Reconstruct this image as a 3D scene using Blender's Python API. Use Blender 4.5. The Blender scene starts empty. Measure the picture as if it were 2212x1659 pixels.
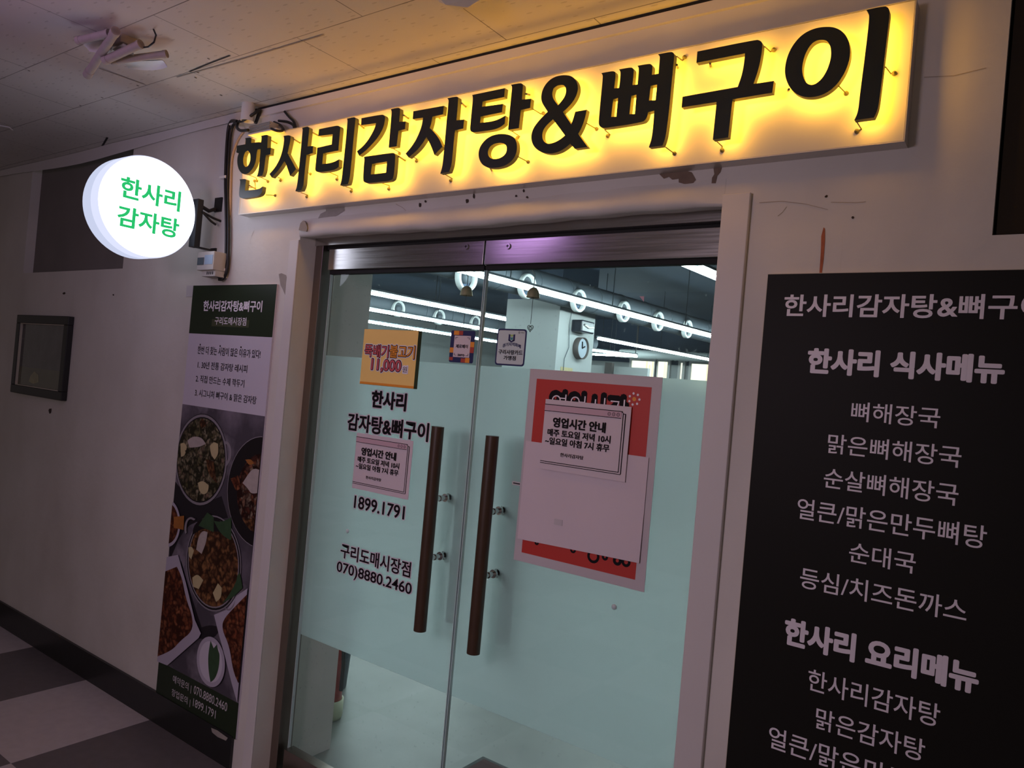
import bpy, bmesh, math, random
from mathutils import Vector, Matrix
random.seed(7)
S = bpy.context.scene
COL = S.collection

# ------------------------------------------------------------------ camera
IMW, IMH, FPX = 2212.0, 1659.0, 1620.6
YAW, PIT, ROL = math.radians(54.124), math.radians(0.457), math.radians(-5.067)
CAM = Vector((0.0, -1.8, 1.55))
Fv = Vector((-math.cos(YAW) * math.cos(PIT), math.sin(YAW) * math.cos(PIT), math.sin(PIT)))
R0 = Vector((math.sin(YAW), math.cos(YAW), 0.0))
U0 = R0.cross(Fv)
Rv = R0 * math.cos(ROL) - U0 * math.sin(ROL)
Uv = Rv.cross(Fv)
cd = bpy.data.cameras.new('camera')
cd.sensor_width = 36.0
cd.lens = FPX / IMW * 36.0
cd.clip_start = 0.02
cam = bpy.data.objects.new('camera', cd)
COL.objects.link(cam)
cam.matrix_world = Matrix((Rv, Uv, -Fv)).transposed().to_4x4()
cam.location = CAM
S.camera = cam

# ------------------------------------------------------------------ view + world + lamps
S.view_settings.view_transform = 'Standard'
S.view_settings.look = 'None'
S.view_settings.gamma = 1.0
S.view_settings.use_curve_mapping = False
S.view_settings.exposure = 0.2
W = bpy.data.worlds.new('corridor_air')
S.world = W
W.use_nodes = True
W.node_tree.nodes['Background'].inputs[0].default_value = (1.0, 0.82, 0.77, 1)
W.node_tree.nodes['Background'].inputs[1].default_value = 0.092

def area(name, loc, aim, sx, sy, power, color):
    l = bpy.data.lights.new(name, 'AREA')
    l.shape = 'RECTANGLE'; l.size = sx; l.size_y = sy
    l.energy = power; l.color = color
    o = bpy.data.objects.new(name, l)
    COL.objects.link(o)
    o.location = loc
    o.rotation_euler = (Vector(aim) - Vector(loc)).to_track_quat('-Z', 'Y').to_euler()
    return o
# lights behind the camera: a purple neon tube near the ceiling and an added fill light aimed at the doors
area('purple_lamp', (-2.45, -1.45, 2.40), (-3.3, -0.3, 2.52), 0.95, 0.10, 1.2, (0.72, 0.40, 1.0))
o = area('door_fill_light', (-1.3, -2.8, 1.95), (-1.6, 0.0, 0.75), 0.5, 0.4, 6.6, (1.0, 0.76, 0.92)); o.data.spread = math.radians(110)

# ------------------------------------------------------------------ pixel -> place helpers
def ray(x, y): return Fv * FPX + Rv * (x - IMW / 2) - Uv * (y - IMH / 2)
def WP(x, y, Y=0.0):
    d = ray(x, y); return CAM + d * ((Y - CAM.y) / d.y)
def ZP(x, y, Z):
    d = ray(x, y); return CAM + d * ((Z - CAM.z) / d.z)
def XP(x, y, X):
    d = ray(x, y); return CAM + d * ((X - CAM.x) / d.x)

# ------------------------------------------------------------------ materials
def lin(c):
    return tuple((v / 255 / 12.92 if v / 255 <= 0.04045 else ((v / 255 + 0.055) / 1.055) ** 2.4) for v in c)
def mat(name, col, rough=0.6, metal=0.0, noise=0.0, nscale=6.0, bump=0.0, bscale=40.0, emis=None, estr=0.0, spec=0.5, coat=0.0):
    m = bpy.data.materials.new(name); m.use_nodes = True
    nt = m.node_tree; b = nt.nodes['Principled BSDF']
    c = (col[0], col[1], col[2], 1)
    b.inputs['Base Color'].default_value = c
    b.inputs['Roughness'].default_value = rough
    b.inputs['Metallic'].default_value = metal
    b.inputs['Specular IOR Level'].default_value = spec
    b.inputs['Coat Weight'].default_value = coat
    if emis:
        b.inputs['Emission Color'].default_value = (emis[0], emis[1], emis[2], 1)
        b.inputs['Emission Strength'].default_value = estr
    tc = None
    if noise > 0 or bump > 0:
        tc = nt.nodes.new('ShaderNodeTexCoord')
    if noise > 0:
        n = nt.nodes.new('ShaderNodeTexNoise'); n.inputs['Scale'].default_value = nscale; n.inputs['Detail'].default_value = 6
        nt.links.new(tc.outputs['Object'], n.inputs['Vector'])
        mx = nt.nodes.new('ShaderNodeMix'); mx.data_type = 'RGBA'
        mx.inputs[6].default_value = tuple(v * (1 - noise) for v in col) + (1,)
        mx.inputs[7].default_value = tuple(min(1, v * (1 + noise)) for v in col) + (1,)
        nt.links.new(n.outputs['Fac'], mx.inputs[0])
        nt.links.new(mx.outputs[2], b.inputs['Base Color'])
    if bump > 0:
        n2 = nt.nodes.new('ShaderNodeTexNoise'); n2.inputs['Scale'].default_value = bscale; n2.inputs['Detail'].default_value = 5
        nt.links.new(tc.outputs['Object'], n2.inputs['Vector'])
        bp = nt.nodes.new('ShaderNodeBump'); bp.inputs['Strength'].default_value = bump; bp.inputs['Distance'].default_value = 0.01
        nt.links.new(n2.outputs['Fac'], bp.inputs['Height']); nt.links.new(bp.outputs['Normal'], b.inputs['Normal'])
    return m
def emat(name, col, strength):
    m = bpy.data.materials.new(name); m.use_nodes = True
    nt = m.node_tree; nt.nodes.clear()
    e = nt.nodes.new('ShaderNodeEmission'); e.inputs[0].default_value = (*col, 1); e.inputs[1].default_value = strength
    o = nt.nodes.new('ShaderNodeOutputMaterial'); nt.links.new(e.outputs[0], o.inputs[0])
    return m

class N:
    """tiny node helper"""
    def __init__(s, m): s.nt = m.node_tree
    def new(s, t, **k):
        n = s.nt.nodes.new(t)
        for a, v in k.items(): setattr(n, a, v)
        return n
    def math(s, op, a, b=None, c=None):
        n = s.nt.nodes.new('ShaderNodeMath'); n.operation = op
        for i, v in enumerate((a, b, c)):
            if v is None: continue
            if isinstance(v, (int, float)): n.inputs[i].default_value = v
            else: s.nt.links.new(v, n.inputs[i])
        return n.outputs[0]
    def mix(s, f, a, b):
        n = s.nt.nodes.new('ShaderNodeMix'); n.data_type = 'RGBA'
        for i, v in ((0, f), (6, a), (7, b)):
            if isinstance(v, (int, float)): n.inputs[i].default_value = v
            elif isinstance(v, tuple): n.inputs[i].default_value = (*v, 1) if len(v) == 3 else v
            else: s.nt.links.new(v, n.inputs[i])
        return n.outputs[2]
    def link(s, a, b): s.nt.links.new(a, b)

def wall_mat():
    m = mat('painted_plaster', (0.66, 0.63, 0.59), 0.62, bump=0.25, bscale=14)
    n = N(m); b = m.node_tree.nodes['Principled BSDF']
    tc = n.new('ShaderNodeTexCoord')
    a = n.new('ShaderNodeTexNoise'); a.inputs['Scale'].default_value = 1.6; a.inputs['Detail'].default_value = 8
    n.link(tc.outputs['Object'], a.inputs['Vector'])
    mp = n.new('ShaderNodeMapping'); mp.inputs['Scale'].default_value = (2.5, 2.5, 1.2)
    n.link(tc.outputs['Object'], mp.inputs[0])
    s = n.new('ShaderNodeTexNoise'); s.inputs['Scale'].default_value = 2.2; s.inputs['Detail'].default_value = 5
    n.link(mp.outputs[0], s.inputs['Vector'])
    f = n.math('MULTIPLY_ADD', a.outputs['Fac'], 0.7, n.math('MULTIPLY', s.outputs['Fac'], 0.3))
    rp = n.new('ShaderNodeValToRGB'); rp.color_ramp.elements[0].position = 0.36; rp.color_ramp.elements[1].position = 0.62
    rp.color_ramp.elements[0].color = (0.60, 0.565, 0.52, 1); rp.color_ramp.elements[1].color = (0.70, 0.67, 0.63, 1)
    n.link(f, rp.inputs[0]); n.link(rp.outputs[0], b.inputs['Base Color'])
    return m

def ceiling_mat():
    m = mat('gypsum_tiles', (0.66, 0.63, 0.60), 0.75)
    n = N(m); b = m.node_tree.nodes['Principled BSDF']
    tc = n.new('ShaderNodeTexCoord'); sp = n.new('ShaderNodeSeparateXYZ'); n.link(tc.outputs['Object'], sp.inputs[0])
    X, Y = sp.outputs[0], sp.outputs[1]
    v = n.math('DIVIDE', n.math('ADD', Y, 0.045 + 30 * 0.301), 0.301)
    row = n.math('FLOOR', v)
    fv = n.math('FRACT', v)
    odd = n.math('FRACT', n.math('MULTIPLY', row, 0.5))          # 0 or .5
    u = n.math('ADD', n.math('DIVIDE', n.math('ADD', X, 2.004 + 60 * 0.602), 0.602), n.math('ADD', odd, 0.5))
    fu = n.math('FRACT', u)
    du = n.math('MULTIPLY', n.math('MINIMUM', fu, n.math('SUBTRACT', 1.0, fu)), 0.602)
    dv = n.math('MULTIPLY', n.math('MINIMUM', fv, n.math('SUBTRACT', 1.0, fv)), 0.301)
    line = n.math('LESS_THAN', n.math('MINIMUM', du, dv), 0.0016)
    # small pressed marks of the tiles
    mp = n.new('ShaderNodeMapping'); mp.inputs['Scale'].default_value = (11, 38, 1); n.link(tc.outputs['Object'], mp.inputs[0])
    vo = n.new('ShaderNodeTexVoronoi'); vo.inputs['Scale'].default_value = 1.35; vo.inputs['Randomness'].default_value = 0.6
    n.link(mp.outputs[0], vo.inputs['Vector'])
    mark = n.math('LESS_THAN', vo.outputs['Distance'], 0.16)
    ns = n.new('ShaderNodeTexNoise'); ns.inputs['Scale'].default_value = 2.5; ns.inputs['Detail'].default_value = 7
    n.link(tc.outputs['Object'], ns.inputs['Vector'])
    base = n.mix(ns.outputs['Fac'], (0.58, 0.55, 0.52), (0.72, 0.69, 0.66))
    base = n.mix(n.math('MULTIPLY', mark, 0.34), base, (0.30, 0.27, 0.24))
    gap = n.new('ShaderNodeTexNoise'); gap.inputs['Scale'].default_value = 3.1
    n.link(tc.outputs['Object'], gap.inputs['Vector'])
    lv = n.math('MULTIPLY', line, n.math('MULTIPLY_ADD', gap.outputs['Fac'], 1.2, 0.1))
    base = n.mix(n.math('MINIMUM', lv, 0.9), base, (0.07, 0.06, 0.05))
    n.link(base, b.inputs['Base Color'])
    return m

def floor_mat():
    m = mat('checker_tiles', (0.4, 0.35, 0.35), 0.45)
    n = N(m); b = m.node_tree.nodes['Principled BSDF']
    tc = n.new('ShaderNodeTexCoord'); sp = n.new('ShaderNodeSeparateXYZ'); n.link(tc.outputs['Object'], sp.inputs[0])
    u = n.math('FLOOR', n.math('DIVIDE', n.math('ADD', sp.outputs[0], 3.05 + 40 * 0.577), 0.577))
    v = n.math('FLOOR', n.math('DIVIDE', n.math('ADD', sp.outputs[1], 0.542 + 40 * 0.577), 0.577))
    c = n.math('MULTIPLY', n.math('FRACT', n.math('MULTIPLY', n.math('ADD', u, v), 0.5)), 2.0)
    ns = n.new('ShaderNodeTexNoise'); ns.inputs['Scale'].default_value = 24; ns.inputs['Detail'].default_value = 8
    n.link(tc.outputs['Object'], ns.inputs['Vector'])
    light = n.mix(ns.outputs['Fac'], (0.50, 0.46, 0.47), (0.66, 0.61, 0.62))
    dark = n.mix(ns.outputs['Fac'], (0.13, 0.115, 0.12), (0.19, 0.17, 0.175))
    n.link(n.mix(c, dark, light), b.inputs['Base Color'])
    return m

def glass_mat():
    m = bpy.data.materials.new('clear_glass'); m.use_nodes = True
    n = N(m); n.nt.nodes.clear()
    t = n.new('ShaderNodeBsdfTransparent'); t.inputs[0].default_value = (0.93, 0.97, 0.96, 1)
    g = n.new('ShaderNodeBsdfGlossy'); g.inputs['Roughness'].default_value = 0.02
    fr = n.new('ShaderNodeFresnel'); fr.inputs[0].default_value = 1.45
    mx = n.new('ShaderNodeMixShader'); geo = n.new('ShaderNodeNewGeometry'); n.link(n.math('MULTIPLY', fr.outputs[0], n.math('SUBTRACT', 1.0, geo.outputs['Backfacing'])), mx.inputs[0]); n.link(t.outputs[0], mx.inputs[1]); n.link(g.outputs[0], mx.inputs[2])
    # greasy specks and smears on the pane
    tc = n.new('ShaderNodeTexCoord')
    a = n.new('ShaderNodeTexNoise'); a.inputs['Scale'].default_value = 75; a.inputs['Detail'].default_value = 3
    n.link(tc.outputs['Object'], a.inputs['Vector'])
    bn = n.new('ShaderNodeTexNoise'); bn.inputs['Scale'].default_value = 5; n.link(tc.outputs['Object'], bn.inputs['Vector'])
    f = n.math('MULTIPLY', n.math('GREATER_THAN', a.outputs['Fac'], 0.69), n.math('MULTIPLY', bn.outputs['Fac'], 0.22))
    f = n.math('ADD', f, n.math('MULTIPLY', bn.outputs['Fac'], 0.03))
    d = n.new('ShaderNodeBsdfTranslucent'); d.inputs[0].default_value = (0.85, 0.9, 0.9, 1)
    m2 = n.new('ShaderNodeMixShader'); n.link(f, m2.inputs[0]); n.link(mx.outputs[0], m2.inputs[1]); n.link(d.outputs[0], m2.inputs[2])
    o = n.new('ShaderNodeOutputMaterial'); n.link(m2.outputs[0], o.inputs[0])
    return m

def film_mat():
    m = bpy.data.materials.new('frosted_film'); m.use_nodes = True
    n = N(m); n.nt.nodes.clear()
    t = n.new('ShaderNodeBsdfTranslucent'); t.inputs[0].default_value = (0.96, 0.98, 0.98, 1)
    d = n.new('ShaderNodeBsdfDiffuse'); d.inputs[0].default_value = (0.68, 0.70, 0.70, 1)
    mx = n.new('ShaderNodeMixShader'); mx.inputs[0].default_value = 0.20
    n.link(t.outputs[0], mx.inputs[1]); n.link(d.outputs[0], mx.inputs[2])
    r = n.new('ShaderNodeBsdfRefraction'); r.inputs[0].default_value = (0.90, 0.98, 0.97, 1); r.inputs['Roughness'].default_value = 0.26; r.inputs['IOR'].default_value = 1.20
    m3 = n.new('ShaderNodeMixShader'); m3.inputs[0].default_value = 0.46
    n.link(mx.outputs[0], m3.inputs[1]); n.link(r.outputs[0], m3.inputs[2])
    o = n.new('ShaderNodeOutputMaterial'); n.link(m3.outputs[0], o.inputs[0])
    return m

def brushed(name, col, rough=0.28):
    m = mat(name, col, rough, 1.0)
    n = N(m); b = m.node_tree.nodes['Principled BSDF']
    tc = n.new('ShaderNodeTexCoord'); mp = n.new('ShaderNodeMapping'); mp.inputs['Scale'].default_value = (3, 3, 160)
    n.link(tc.outputs['Object'], mp.inputs[0])
    ns = n.new('ShaderNodeTexNoise'); ns.inputs['Scale'].default_value = 1.5; ns.inputs['Detail'].default_value = 4
    n.link(mp.outputs[0], ns.inputs['Vector'])
    n.link(n.math('MULTIPLY_ADD', ns.outputs['Fac'], 0.16, rough - 0.06), b.inputs['Roughness'])
    return m

def food_mat(name, cols, scale=45):
    m = mat(name, cols[0], 0.5, spec=0.15)
    n = N(m); b = m.node_tree.nodes['Principled BSDF']
    tc = n.new('ShaderNodeTexCoord')
    w = n.new('ShaderNodeTexNoise'); w.inputs['Scale'].default_value = 30; n.link(tc.outputs['Object'], w.inputs['Vector'])
    vm = n.new('ShaderNodeMixRGB'); vm.inputs[0].default_value = 0.06; n.link(tc.outputs['Object'], vm.inputs[1]); n.link(w.outputs['Color'], vm.inputs[2])
    v = n.new('ShaderNodeTexVoronoi'); v.inputs['Scale'].default_value = scale; n.link(vm.outputs[0], v.inputs['Vector'])
    sp = n.new('ShaderNodeSeparateColor'); n.link(v.outputs['Color'], sp.inputs[0])
    r = n.new('ShaderNodeValToRGB'); cr = r.color_ramp
    while len(cr.elements) < len(cols): cr.elements.new(0.5)
    for i, c in enumerate(cols):
        cr.elements[i].position = i / max(1, len(cols) - 1); cr.elements[i].color = (*c, 1)
    n.link(sp.outputs[0], r.inputs[0])
    dk = n.mix(n.math('MINIMUM', n.math('MULTIPLY', v.outputs['Distance'], 1.5), 1.0), r.outputs[0], tuple(x * 0.35 for x in cols[0]))
    n.link(dk, b.inputs['Base Color'])
    return m

M = dict(
    wall=wall_mat(), ceil=ceiling_mat(), floor=floor_mat(), glass=glass_mat(), film=film_mat(),
    chip=mat('bare_plaster', (0.20, 0.14, 0.105), 0.9, noise=0.3, nscale=30),
    chip2=mat('grey_plaster', (0.34, 0.31, 0.28), 0.9, noise=0.25, nscale=30),
    hole=mat('screw_hole', (0.05, 0.035, 0.025), 0.9),
    rust=mat('rust_streak', (0.40, 0.11, 0.05), 0.8, noise=0.4, nscale=60),
    crack=mat('hairline_crack', (0.40, 0.34, 0.28), 0.9),
    base=mat('black_baseboard', (0.018, 0.018, 0.018), 0.35, noise=0.3, nscale=10),
    trim=mat('white_trim', (0.66, 0.63, 0.62), 0.5, noise=0.05, nscale=4),
    steel=brushed('stainless_steel', (0.56, 0.54, 0.53), 0.17),
    frame=brushed('brown_steel', (0.30, 0.25, 0.22), 0.3),
    dark=mat('dark_gap', (0.012, 0.012, 0.012), 0.8),
    recess=mat('recess_board', (0.20, 0.18, 0.17), 0.8, noise=0.15, nscale=5),
    recess2=mat('brown_board', (0.02, 0.012, 0.004), 0.85, noise=0.25, nscale=7),
    panel=mat('cream_sign_panel', (0.64, 0.61, 0.55), 0.45),
    alu=mat('aluminium_edge', (0.60, 0.57, 0.53), 0.4, metal=0.6),
    face=mat('dark_green_letter', (0.020, 0.026, 0.017), 0.36),
    side=mat('green_letter_side', (0.15, 0.17, 0.065), 0.5),
    led=emat('amber_led', (1.0, 0.465, 0.032), 14.0),
    wire=mat('brass_wire', (0.16, 0.15, 0.08), 0.5, metal=0.3),
    lbface=None,
    black=mat('black_paint', (0.012, 0.012, 0.013), 0.45),
    cable=mat('black_cable', (0.008, 0.008, 0.008), 0.45),
    beige=mat('beige_cable', (0.50, 0.36, 0.24), 0.6),
    white=mat('white_plastic', (0.72, 0.70, 0.68), 0.45),
    greyp=mat('grey_plastic', (0.55, 0.52, 0.47), 0.5, noise=0.08, nscale=20),
    lcd=mat('lcd_screen', (0.10, 0.13, 0.15), 0.2),
    bluelab=mat('blue_label', (0.36, 0.48, 0.60), 0.5),
    green=mat('dark_green_print', (0.022, 0.034, 0.018), 0.4, spec=0.15),
    olive=mat('olive_print', (0.065, 0.075, 0.040), 0.45, spec=0.15),
    lilac=mat('white_print', (0.62, 0.58, 0.68), 0.4),
    ink=mat('black_ink', (0.011, 0.010, 0.012), 0.6, spec=0.1),
    whiteink=mat('white_vinyl', (0.84, 0.78, 0.86), 0.5),
    menu=mat('black_menu_board', (0.013, 0.0125, 0.0105), 0.5, spec=0.12),
    edge=mat('pale_board_edge', (0.55, 0.50, 0.40), 0.6),
    wood=mat('dark_walnut', (0.050, 0.026, 0.013), 0.4, noise=0.3, nscale=18),
    chrome=mat('chrome', (0.75, 0.75, 0.75), 0.12, metal=1.0),
    paper=mat('white_paper', (0.66, 0.58, 0.63), 0.7, noise=0.04, nscale=5, bump=0.12, bscale=9),
    lam=mat('laminate_margin', (0.56, 0.52, 0.55), 0.35, noise=0.06, nscale=6),
    halo=mat('pale_halo_vinyl', (0.66, 0.56, 0.64), 0.5),
    pink=mat('pink_print', (0.58, 0.40, 0.47), 0.6),
    red=mat('red_print', (0.50, 0.035, 0.025), 0.5),
    yellow=mat('yellow_print', (0.95, 0.66, 0.21), 0.5),
    pinktxt=mat('rose_print', (0.58, 0.10, 0.13), 0.5),
    carrot=mat('printed_carrot', (0.36, 0.13, 0.025), 0.5, noise=0.3, nscale=50),
    orange=mat('orange_print', (0.80, 0.30, 0.03), 0.5),
    navy=mat('navy_print', (0.02, 0.025, 0.11), 0.4),
    navyred=mat('brick_red_print', (0.42, 0.06, 0.04), 0.4),
    stick=mat('pale_sticker', (0.56, 0.66, 0.68), 0.45),
    tealp=mat('teal_print', (0.05, 0.28, 0.28), 0.4),
    lime=mat('lime_print', (0.35, 0.55, 0.12), 0.4),
    lbgreen=emat('lit_green_vinyl', (0.022, 0.50, 0.14), 0.95),
    brass=mat('brass', (0.40, 0.33, 0.19), 0.45, metal=0.5),
    dusty=mat('dusty_tube', (0.42, 0.36, 0.33), 0.7, noise=0.15, nscale=30),
    sheetw=mat('white_reflector', (0.85, 0.84, 0.84), 0.35),
    inwall=mat('inner_wall', (0.40, 0.42, 0.42), 0.7, noise=0.05, nscale=3),
    indark=mat('navy_ceiling', (0.035, 0.060, 0.105), 0.8, noise=0.3, nscale=2),
    infloor=mat('marbled_epoxy_floor', (0.175, 0.175, 0.16), 0.4, noise=0.4, nscale=3.5),
    reveal=mat('reveal_paint', (0.74, 0.70, 0.64), 0.7),
    duct=mat('galvanised_duct', (0.040, 0.052, 0.066), 0.7, metal=0.0, noise=0.15, nscale=8),
    greyduct=mat('ribbed_foil_duct', (0.30, 0.33, 0.33), 0.5),
    ring=mat('white_diffuser', (0.42, 0.44, 0.44), 0.5),
    tube=emat('cool_tube', (0.80, 0.97, 1.0), 70.0),
    day=emat('bright_window', (0.97, 1.0, 0.80), 1.35),
    daybld=emat('sunlit_block', (1.0, 0.95, 0.62), 1.1),
    spk=mat('gloss_black', (0.006, 0.009, 0.022), 0.25),
    rim=mat('taupe_rim', (0.07, 0.058, 0.055), 0.5),
    mirror=mat('clock_glass', (0.42, 0.48, 0.55), 0.08),
    extred=mat('extinguisher_red', (0.45, 0.04, 0.03), 0.25),
    blue=mat('dark_blue_plastic', (0.018, 0.050, 0.085), 0.4),
    cream=mat('cream_plastic', (0.60, 0.60, 0.42), 0.5),
    mat_=mat('maroon_mat', (0.07, 0.022, 0.022), 0.9, noise=0.3, nscale=80),
    matedge=mat('mat_border', (0.02, 0.02, 0.02), 0.7),
    picglass=mat('picture_glass', (0.065, 0.063, 0.066), 0.10, noise=0.6, nscale=9),
    piclow=mat('picture_green', (0.085, 0.085, 0.055), 0.10, noise=0.3, nscale=9),
    picrefl=mat('picture_reflection', (0.20, 0.19, 0.085), 0.12, noise=0.3, nscale=30),
    slate=food_mat('slate_table', [(0.22, 0.19, 0.24), (0.33, 0.29, 0.35), (0.42, 0.38, 0.45)], 6),
    tshadow=mat('dark_slate', (0.022, 0.019, 0.023), 0.5, spec=0.15),
    potrim=mat('printed_pot_rim', (0.26, 0.235, 0.27), 0.4),
    potdark=mat('printed_black_pot', (0.015, 0.012, 0.014), 0.4, spec=0.15),
    food1=food_mat('printed_bone_soup', [(0.055, 0.05, 0.025), (0.20, 0.17, 0.10), (0.42, 0.36, 0.24), (0.14, 0.13, 0.055), (0.30, 0.19, 0.14)], 48),
    food2=food_mat('printed_red_stew', [(0.06, 0.018, 0.014), (0.17, 0.05, 0.03), (0.30, 0.10, 0.05), (0.36, 0.28, 0.20), (0.10, 0.03, 0.02)], 45),
    food3=food_mat('printed_brown_stew', [(0.10, 0.04, 0.02), (0.26, 0.12, 0.05), (0.34, 0.16, 0.06), (0.16, 0.06, 0.03)], 40),
    food4=food_mat('printed_spicy_meat', [(0.12, 0.03, 0.015), (0.26, 0.07, 0.03), (0.36, 0.13, 0.06), (0.18, 0.05, 0.02)], 42),
    plate=mat('printed_white_plate', (0.46, 0.42, 0.52), 0.45),
    potato=mat('printed_potato', (0.52, 0.44, 0.24), 0.5, noise=0.15, nscale=40),
    leaf=mat('printed_leaf', (0.03, 0.075, 0.03), 0.5, noise=0.3, nscale=40),
    noodle=mat('printed_mushroom', (0.46, 0.40, 0.38), 0.5, noise=0.2, nscale=50),
)
def lightbox_mat():
    m = bpy.data.materials.new('lit_white_acrylic'); m.use_nodes = True
    n = N(m); n.nt.nodes.clear()
    # tubes sit behind the middle of the opal face, so the acrylic itself glows strongest there
    tc = n.new('ShaderNodeTexCoord'); g = n.new('ShaderNodeTexGradient'); g.gradient_type = 'SPHERICAL'
    mp = n.new('ShaderNodeMapping'); mp.inputs['Scale'].default_value = (3.2, 3.2, 3.2); n.link(tc.outputs['Object'], mp.inputs[0]); n.link(mp.outputs[0], g.inputs[0])
    e = n.new('ShaderNodeEmission'); e.inputs[0].default_value = (0.80, 0.82, 1.0, 1)
    n.link(n.math('MULTIPLY_ADD', g.outputs['Fac'], 2.6, 1.6), e.inputs[1])
    o = n.new('ShaderNodeOutputMaterial'); n.link(e.outputs[0], o.inputs[0])
    return m
M['lbface'] = lightbox_mat()
M['lbrear'] = emat('lit_rear_rim', (0.70, 0.76, 1.0), 0.74)
M['lbrim'] = emat('lit_white_rim', (0.74, 0.78, 1.0), 0.88)

# ------------------------------------------------------------------ mesh builder
class MB:
    def __init__(s): s.v = []; s.f = []; s.mi = []; s.mats = []; s.sm = []
    def slot(s, m):
        if m not in s.mats: s.mats.append(m)
        return s.mats.index(m)
    def add(s, vs, fs, m, smooth=False):
        b = len(s.v); s.v += [Vector(p) for p in vs]; k = s.slot(m)
        for f in fs: s.f.append([b + i for i in f]); s.mi.append(k); s.sm.append(smooth)
        return s
    def box(s, a, b, m):
        x0, x1 = sorted((a[0], b[0])); y0, y1 = sorted((a[1], b[1])); z0, z1 = sorted((a[2], b[2]))
        vs = [(x, y, z) for z in (z0, z1) for y in (y0, y1) for x in (x0, x1)]
        return s.add(vs, [(0, 2, 3, 1), (4, 5, 7, 6), (0, 1, 5, 4), (2, 6, 7, 3), (0, 4, 6, 2), (1, 3, 7, 5)], m)
    def poly(s, pts, m): return s.add(pts, [tuple(range(len(pts)))], m)
    def tube(s, pts, r, m, seg=10, cap=True, smooth=True):
        pts = [Vector(p) for p in pts]; rings = []; n = len(pts)
        rr = r if isinstance(r, (list, tuple)) else [r] * n
        up = None
        for i, p in enumerate(pts):
            t = (pts[min(i + 1, n - 1)] - pts[max(i - 1, 0)]).normalized()
            if up is None:
                up = Vector((0, 0, 1)) if abs(t.z) < 0.9 else Vector((1, 0, 0))
            a = t.cross(up)
            if a.length < 1e-5: a = t.cross(Vector((0, 1, 0)))
            a.normalize(); b = a.cross(t).normalized(); up = b
            rings.append([p + (a * math.cos(2 * math.pi * k / seg) + b * math.sin(2 * math.pi * k / seg)) * rr[i] for k in range(seg)])
        vs = [q for rg in rings for q in rg]; fs = []
        for i in range(n - 1):
            for k in range(seg):
                fs.append((i * seg + k, i * seg + (k + 1) % seg, (i + 1) * seg + (k + 1) % seg, (i + 1) * seg + k))
        s.add(vs, fs, m, smooth)
        if cap:
            s.add(rings[0], [tuple(range(seg))[::-1]], m); s.add(rings[-1], [tuple(range(seg))], m)
        return s
    def lathe(s, prof, origin, axis, m, seg=32, smooth=True):
        o = Vector(origin); ax = Vector(axis).normalized()
        a = ax.cross(Vector((0, 0, 1)));
        if a.length < 1e-4: a = ax.cross(Vector((1, 0, 0)))
        a.normalize(); b = ax.cross(a)
        vs = []; fs = []
        for r, h in prof:
            for k in range(seg):
                t = 2 * math.pi * k / seg
                vs.append(o + ax * h + (a * math.cos(t) + b * math.sin(t)) * r)
        for i in range(len(prof) - 1):
            for k in range(seg):
                fs.append((i * seg + k, i * seg + (k + 1) % seg, (i + 1) * seg + (k + 1) % seg, (i + 1) * seg + k))
        return s.add(vs, fs, m, smooth)
    def build(s, name, parent=None, bevel=0.0, bseg=2):
        me = bpy.data.meshes.new(name)
        me.from_pydata([tuple(v) for v in s.v], [], s.f)
        for m in s.mats: me.materials.append(m)
        for p, k, sm in zip(me.polygons, s.mi, s.sm): p.material_index = k; p.use_smooth = sm
        me.update()
        o = bpy.data.objects.new(name, me); COL.objects.link(o)
        if parent:
            o.parent = parent; o.matrix_parent_inverse = parent.matrix_world.inverted()
        if bevel > 0:
            md = o.modifiers.new('bevel', 'BEVEL'); md.width = bevel; md.segments = bseg; md.limit_method = 'ANGLE'
        return o

def empty(name, loc=(0, 0, 0)):
    o = bpy.data.objects.new(name, None); o.empty_display_size = 0.1; COL.objects.link(o)
    o.location = loc; o.matrix_world = Matrix.Translation(loc)
    return o
def tag(o, label=None, cat=None, group=None, kind=None):
    if label: o['label'] = label
    if cat: o['category'] = cat
    if group: o['group'] = group
    if kind: o['kind'] = kind
    return o
def structure(o, label=None): return tag(o, label, None, None, 'structure')

def smooth_poly(pts, ang=42, it=2):
    pts = [Vector(p) for p in pts]; n = len(pts)
    sharp = []
    for i in range(n):
        a = (pts[i] - pts[i - 1]); b = (pts[(i + 1) % n] - pts[i])
        sharp.append(a.length < 1e-6 or b.length < 1e-6 or math.degrees(a.angle(b, 0)) > ang)
    for _ in range(it):
        out = []; os_ = []
        n = len(pts)
        for i in range(n):
            if sharp[i]: out.append(pts[i]); os_.append(True)
            else:
                out.append(pts[i] * 0.75 + pts[i - 1] * 0.25); os_.append(False)
                out.append(pts[i] * 0.75 + pts[(i + 1) % n] * 0.25); os_.append(False)
        pts, sharp = out, os_
    return pts

def clip(poly, x0, x1, z0, z1):
    """clip (x,z) polygon to a rectangle"""
    def cut(ps, k, lim, sgn):
        out = []
        for i in range(len(ps)):
            a, b = ps[i - 1], ps[i]
            ia, ib = sgn * (a[k] - lim) >= 0, sgn * (b[k] - lim) >= 0
            if ia != ib:
                t = (lim - a[k]) / (b[k] - a[k]); out.append((a[0] + (b[0] - a[0]) * t, a[1] + (b[1] - a[1]) * t))
            if ib: out.append(b)
        return out
    for k, lim, sg in ((0, x0, 1), (0, x1, -1), (1, z0, 1), (1, z1, -1)):
        poly = cut(poly, k, lim, sg)
        if len(poly) < 3: return []
    return poly

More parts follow.
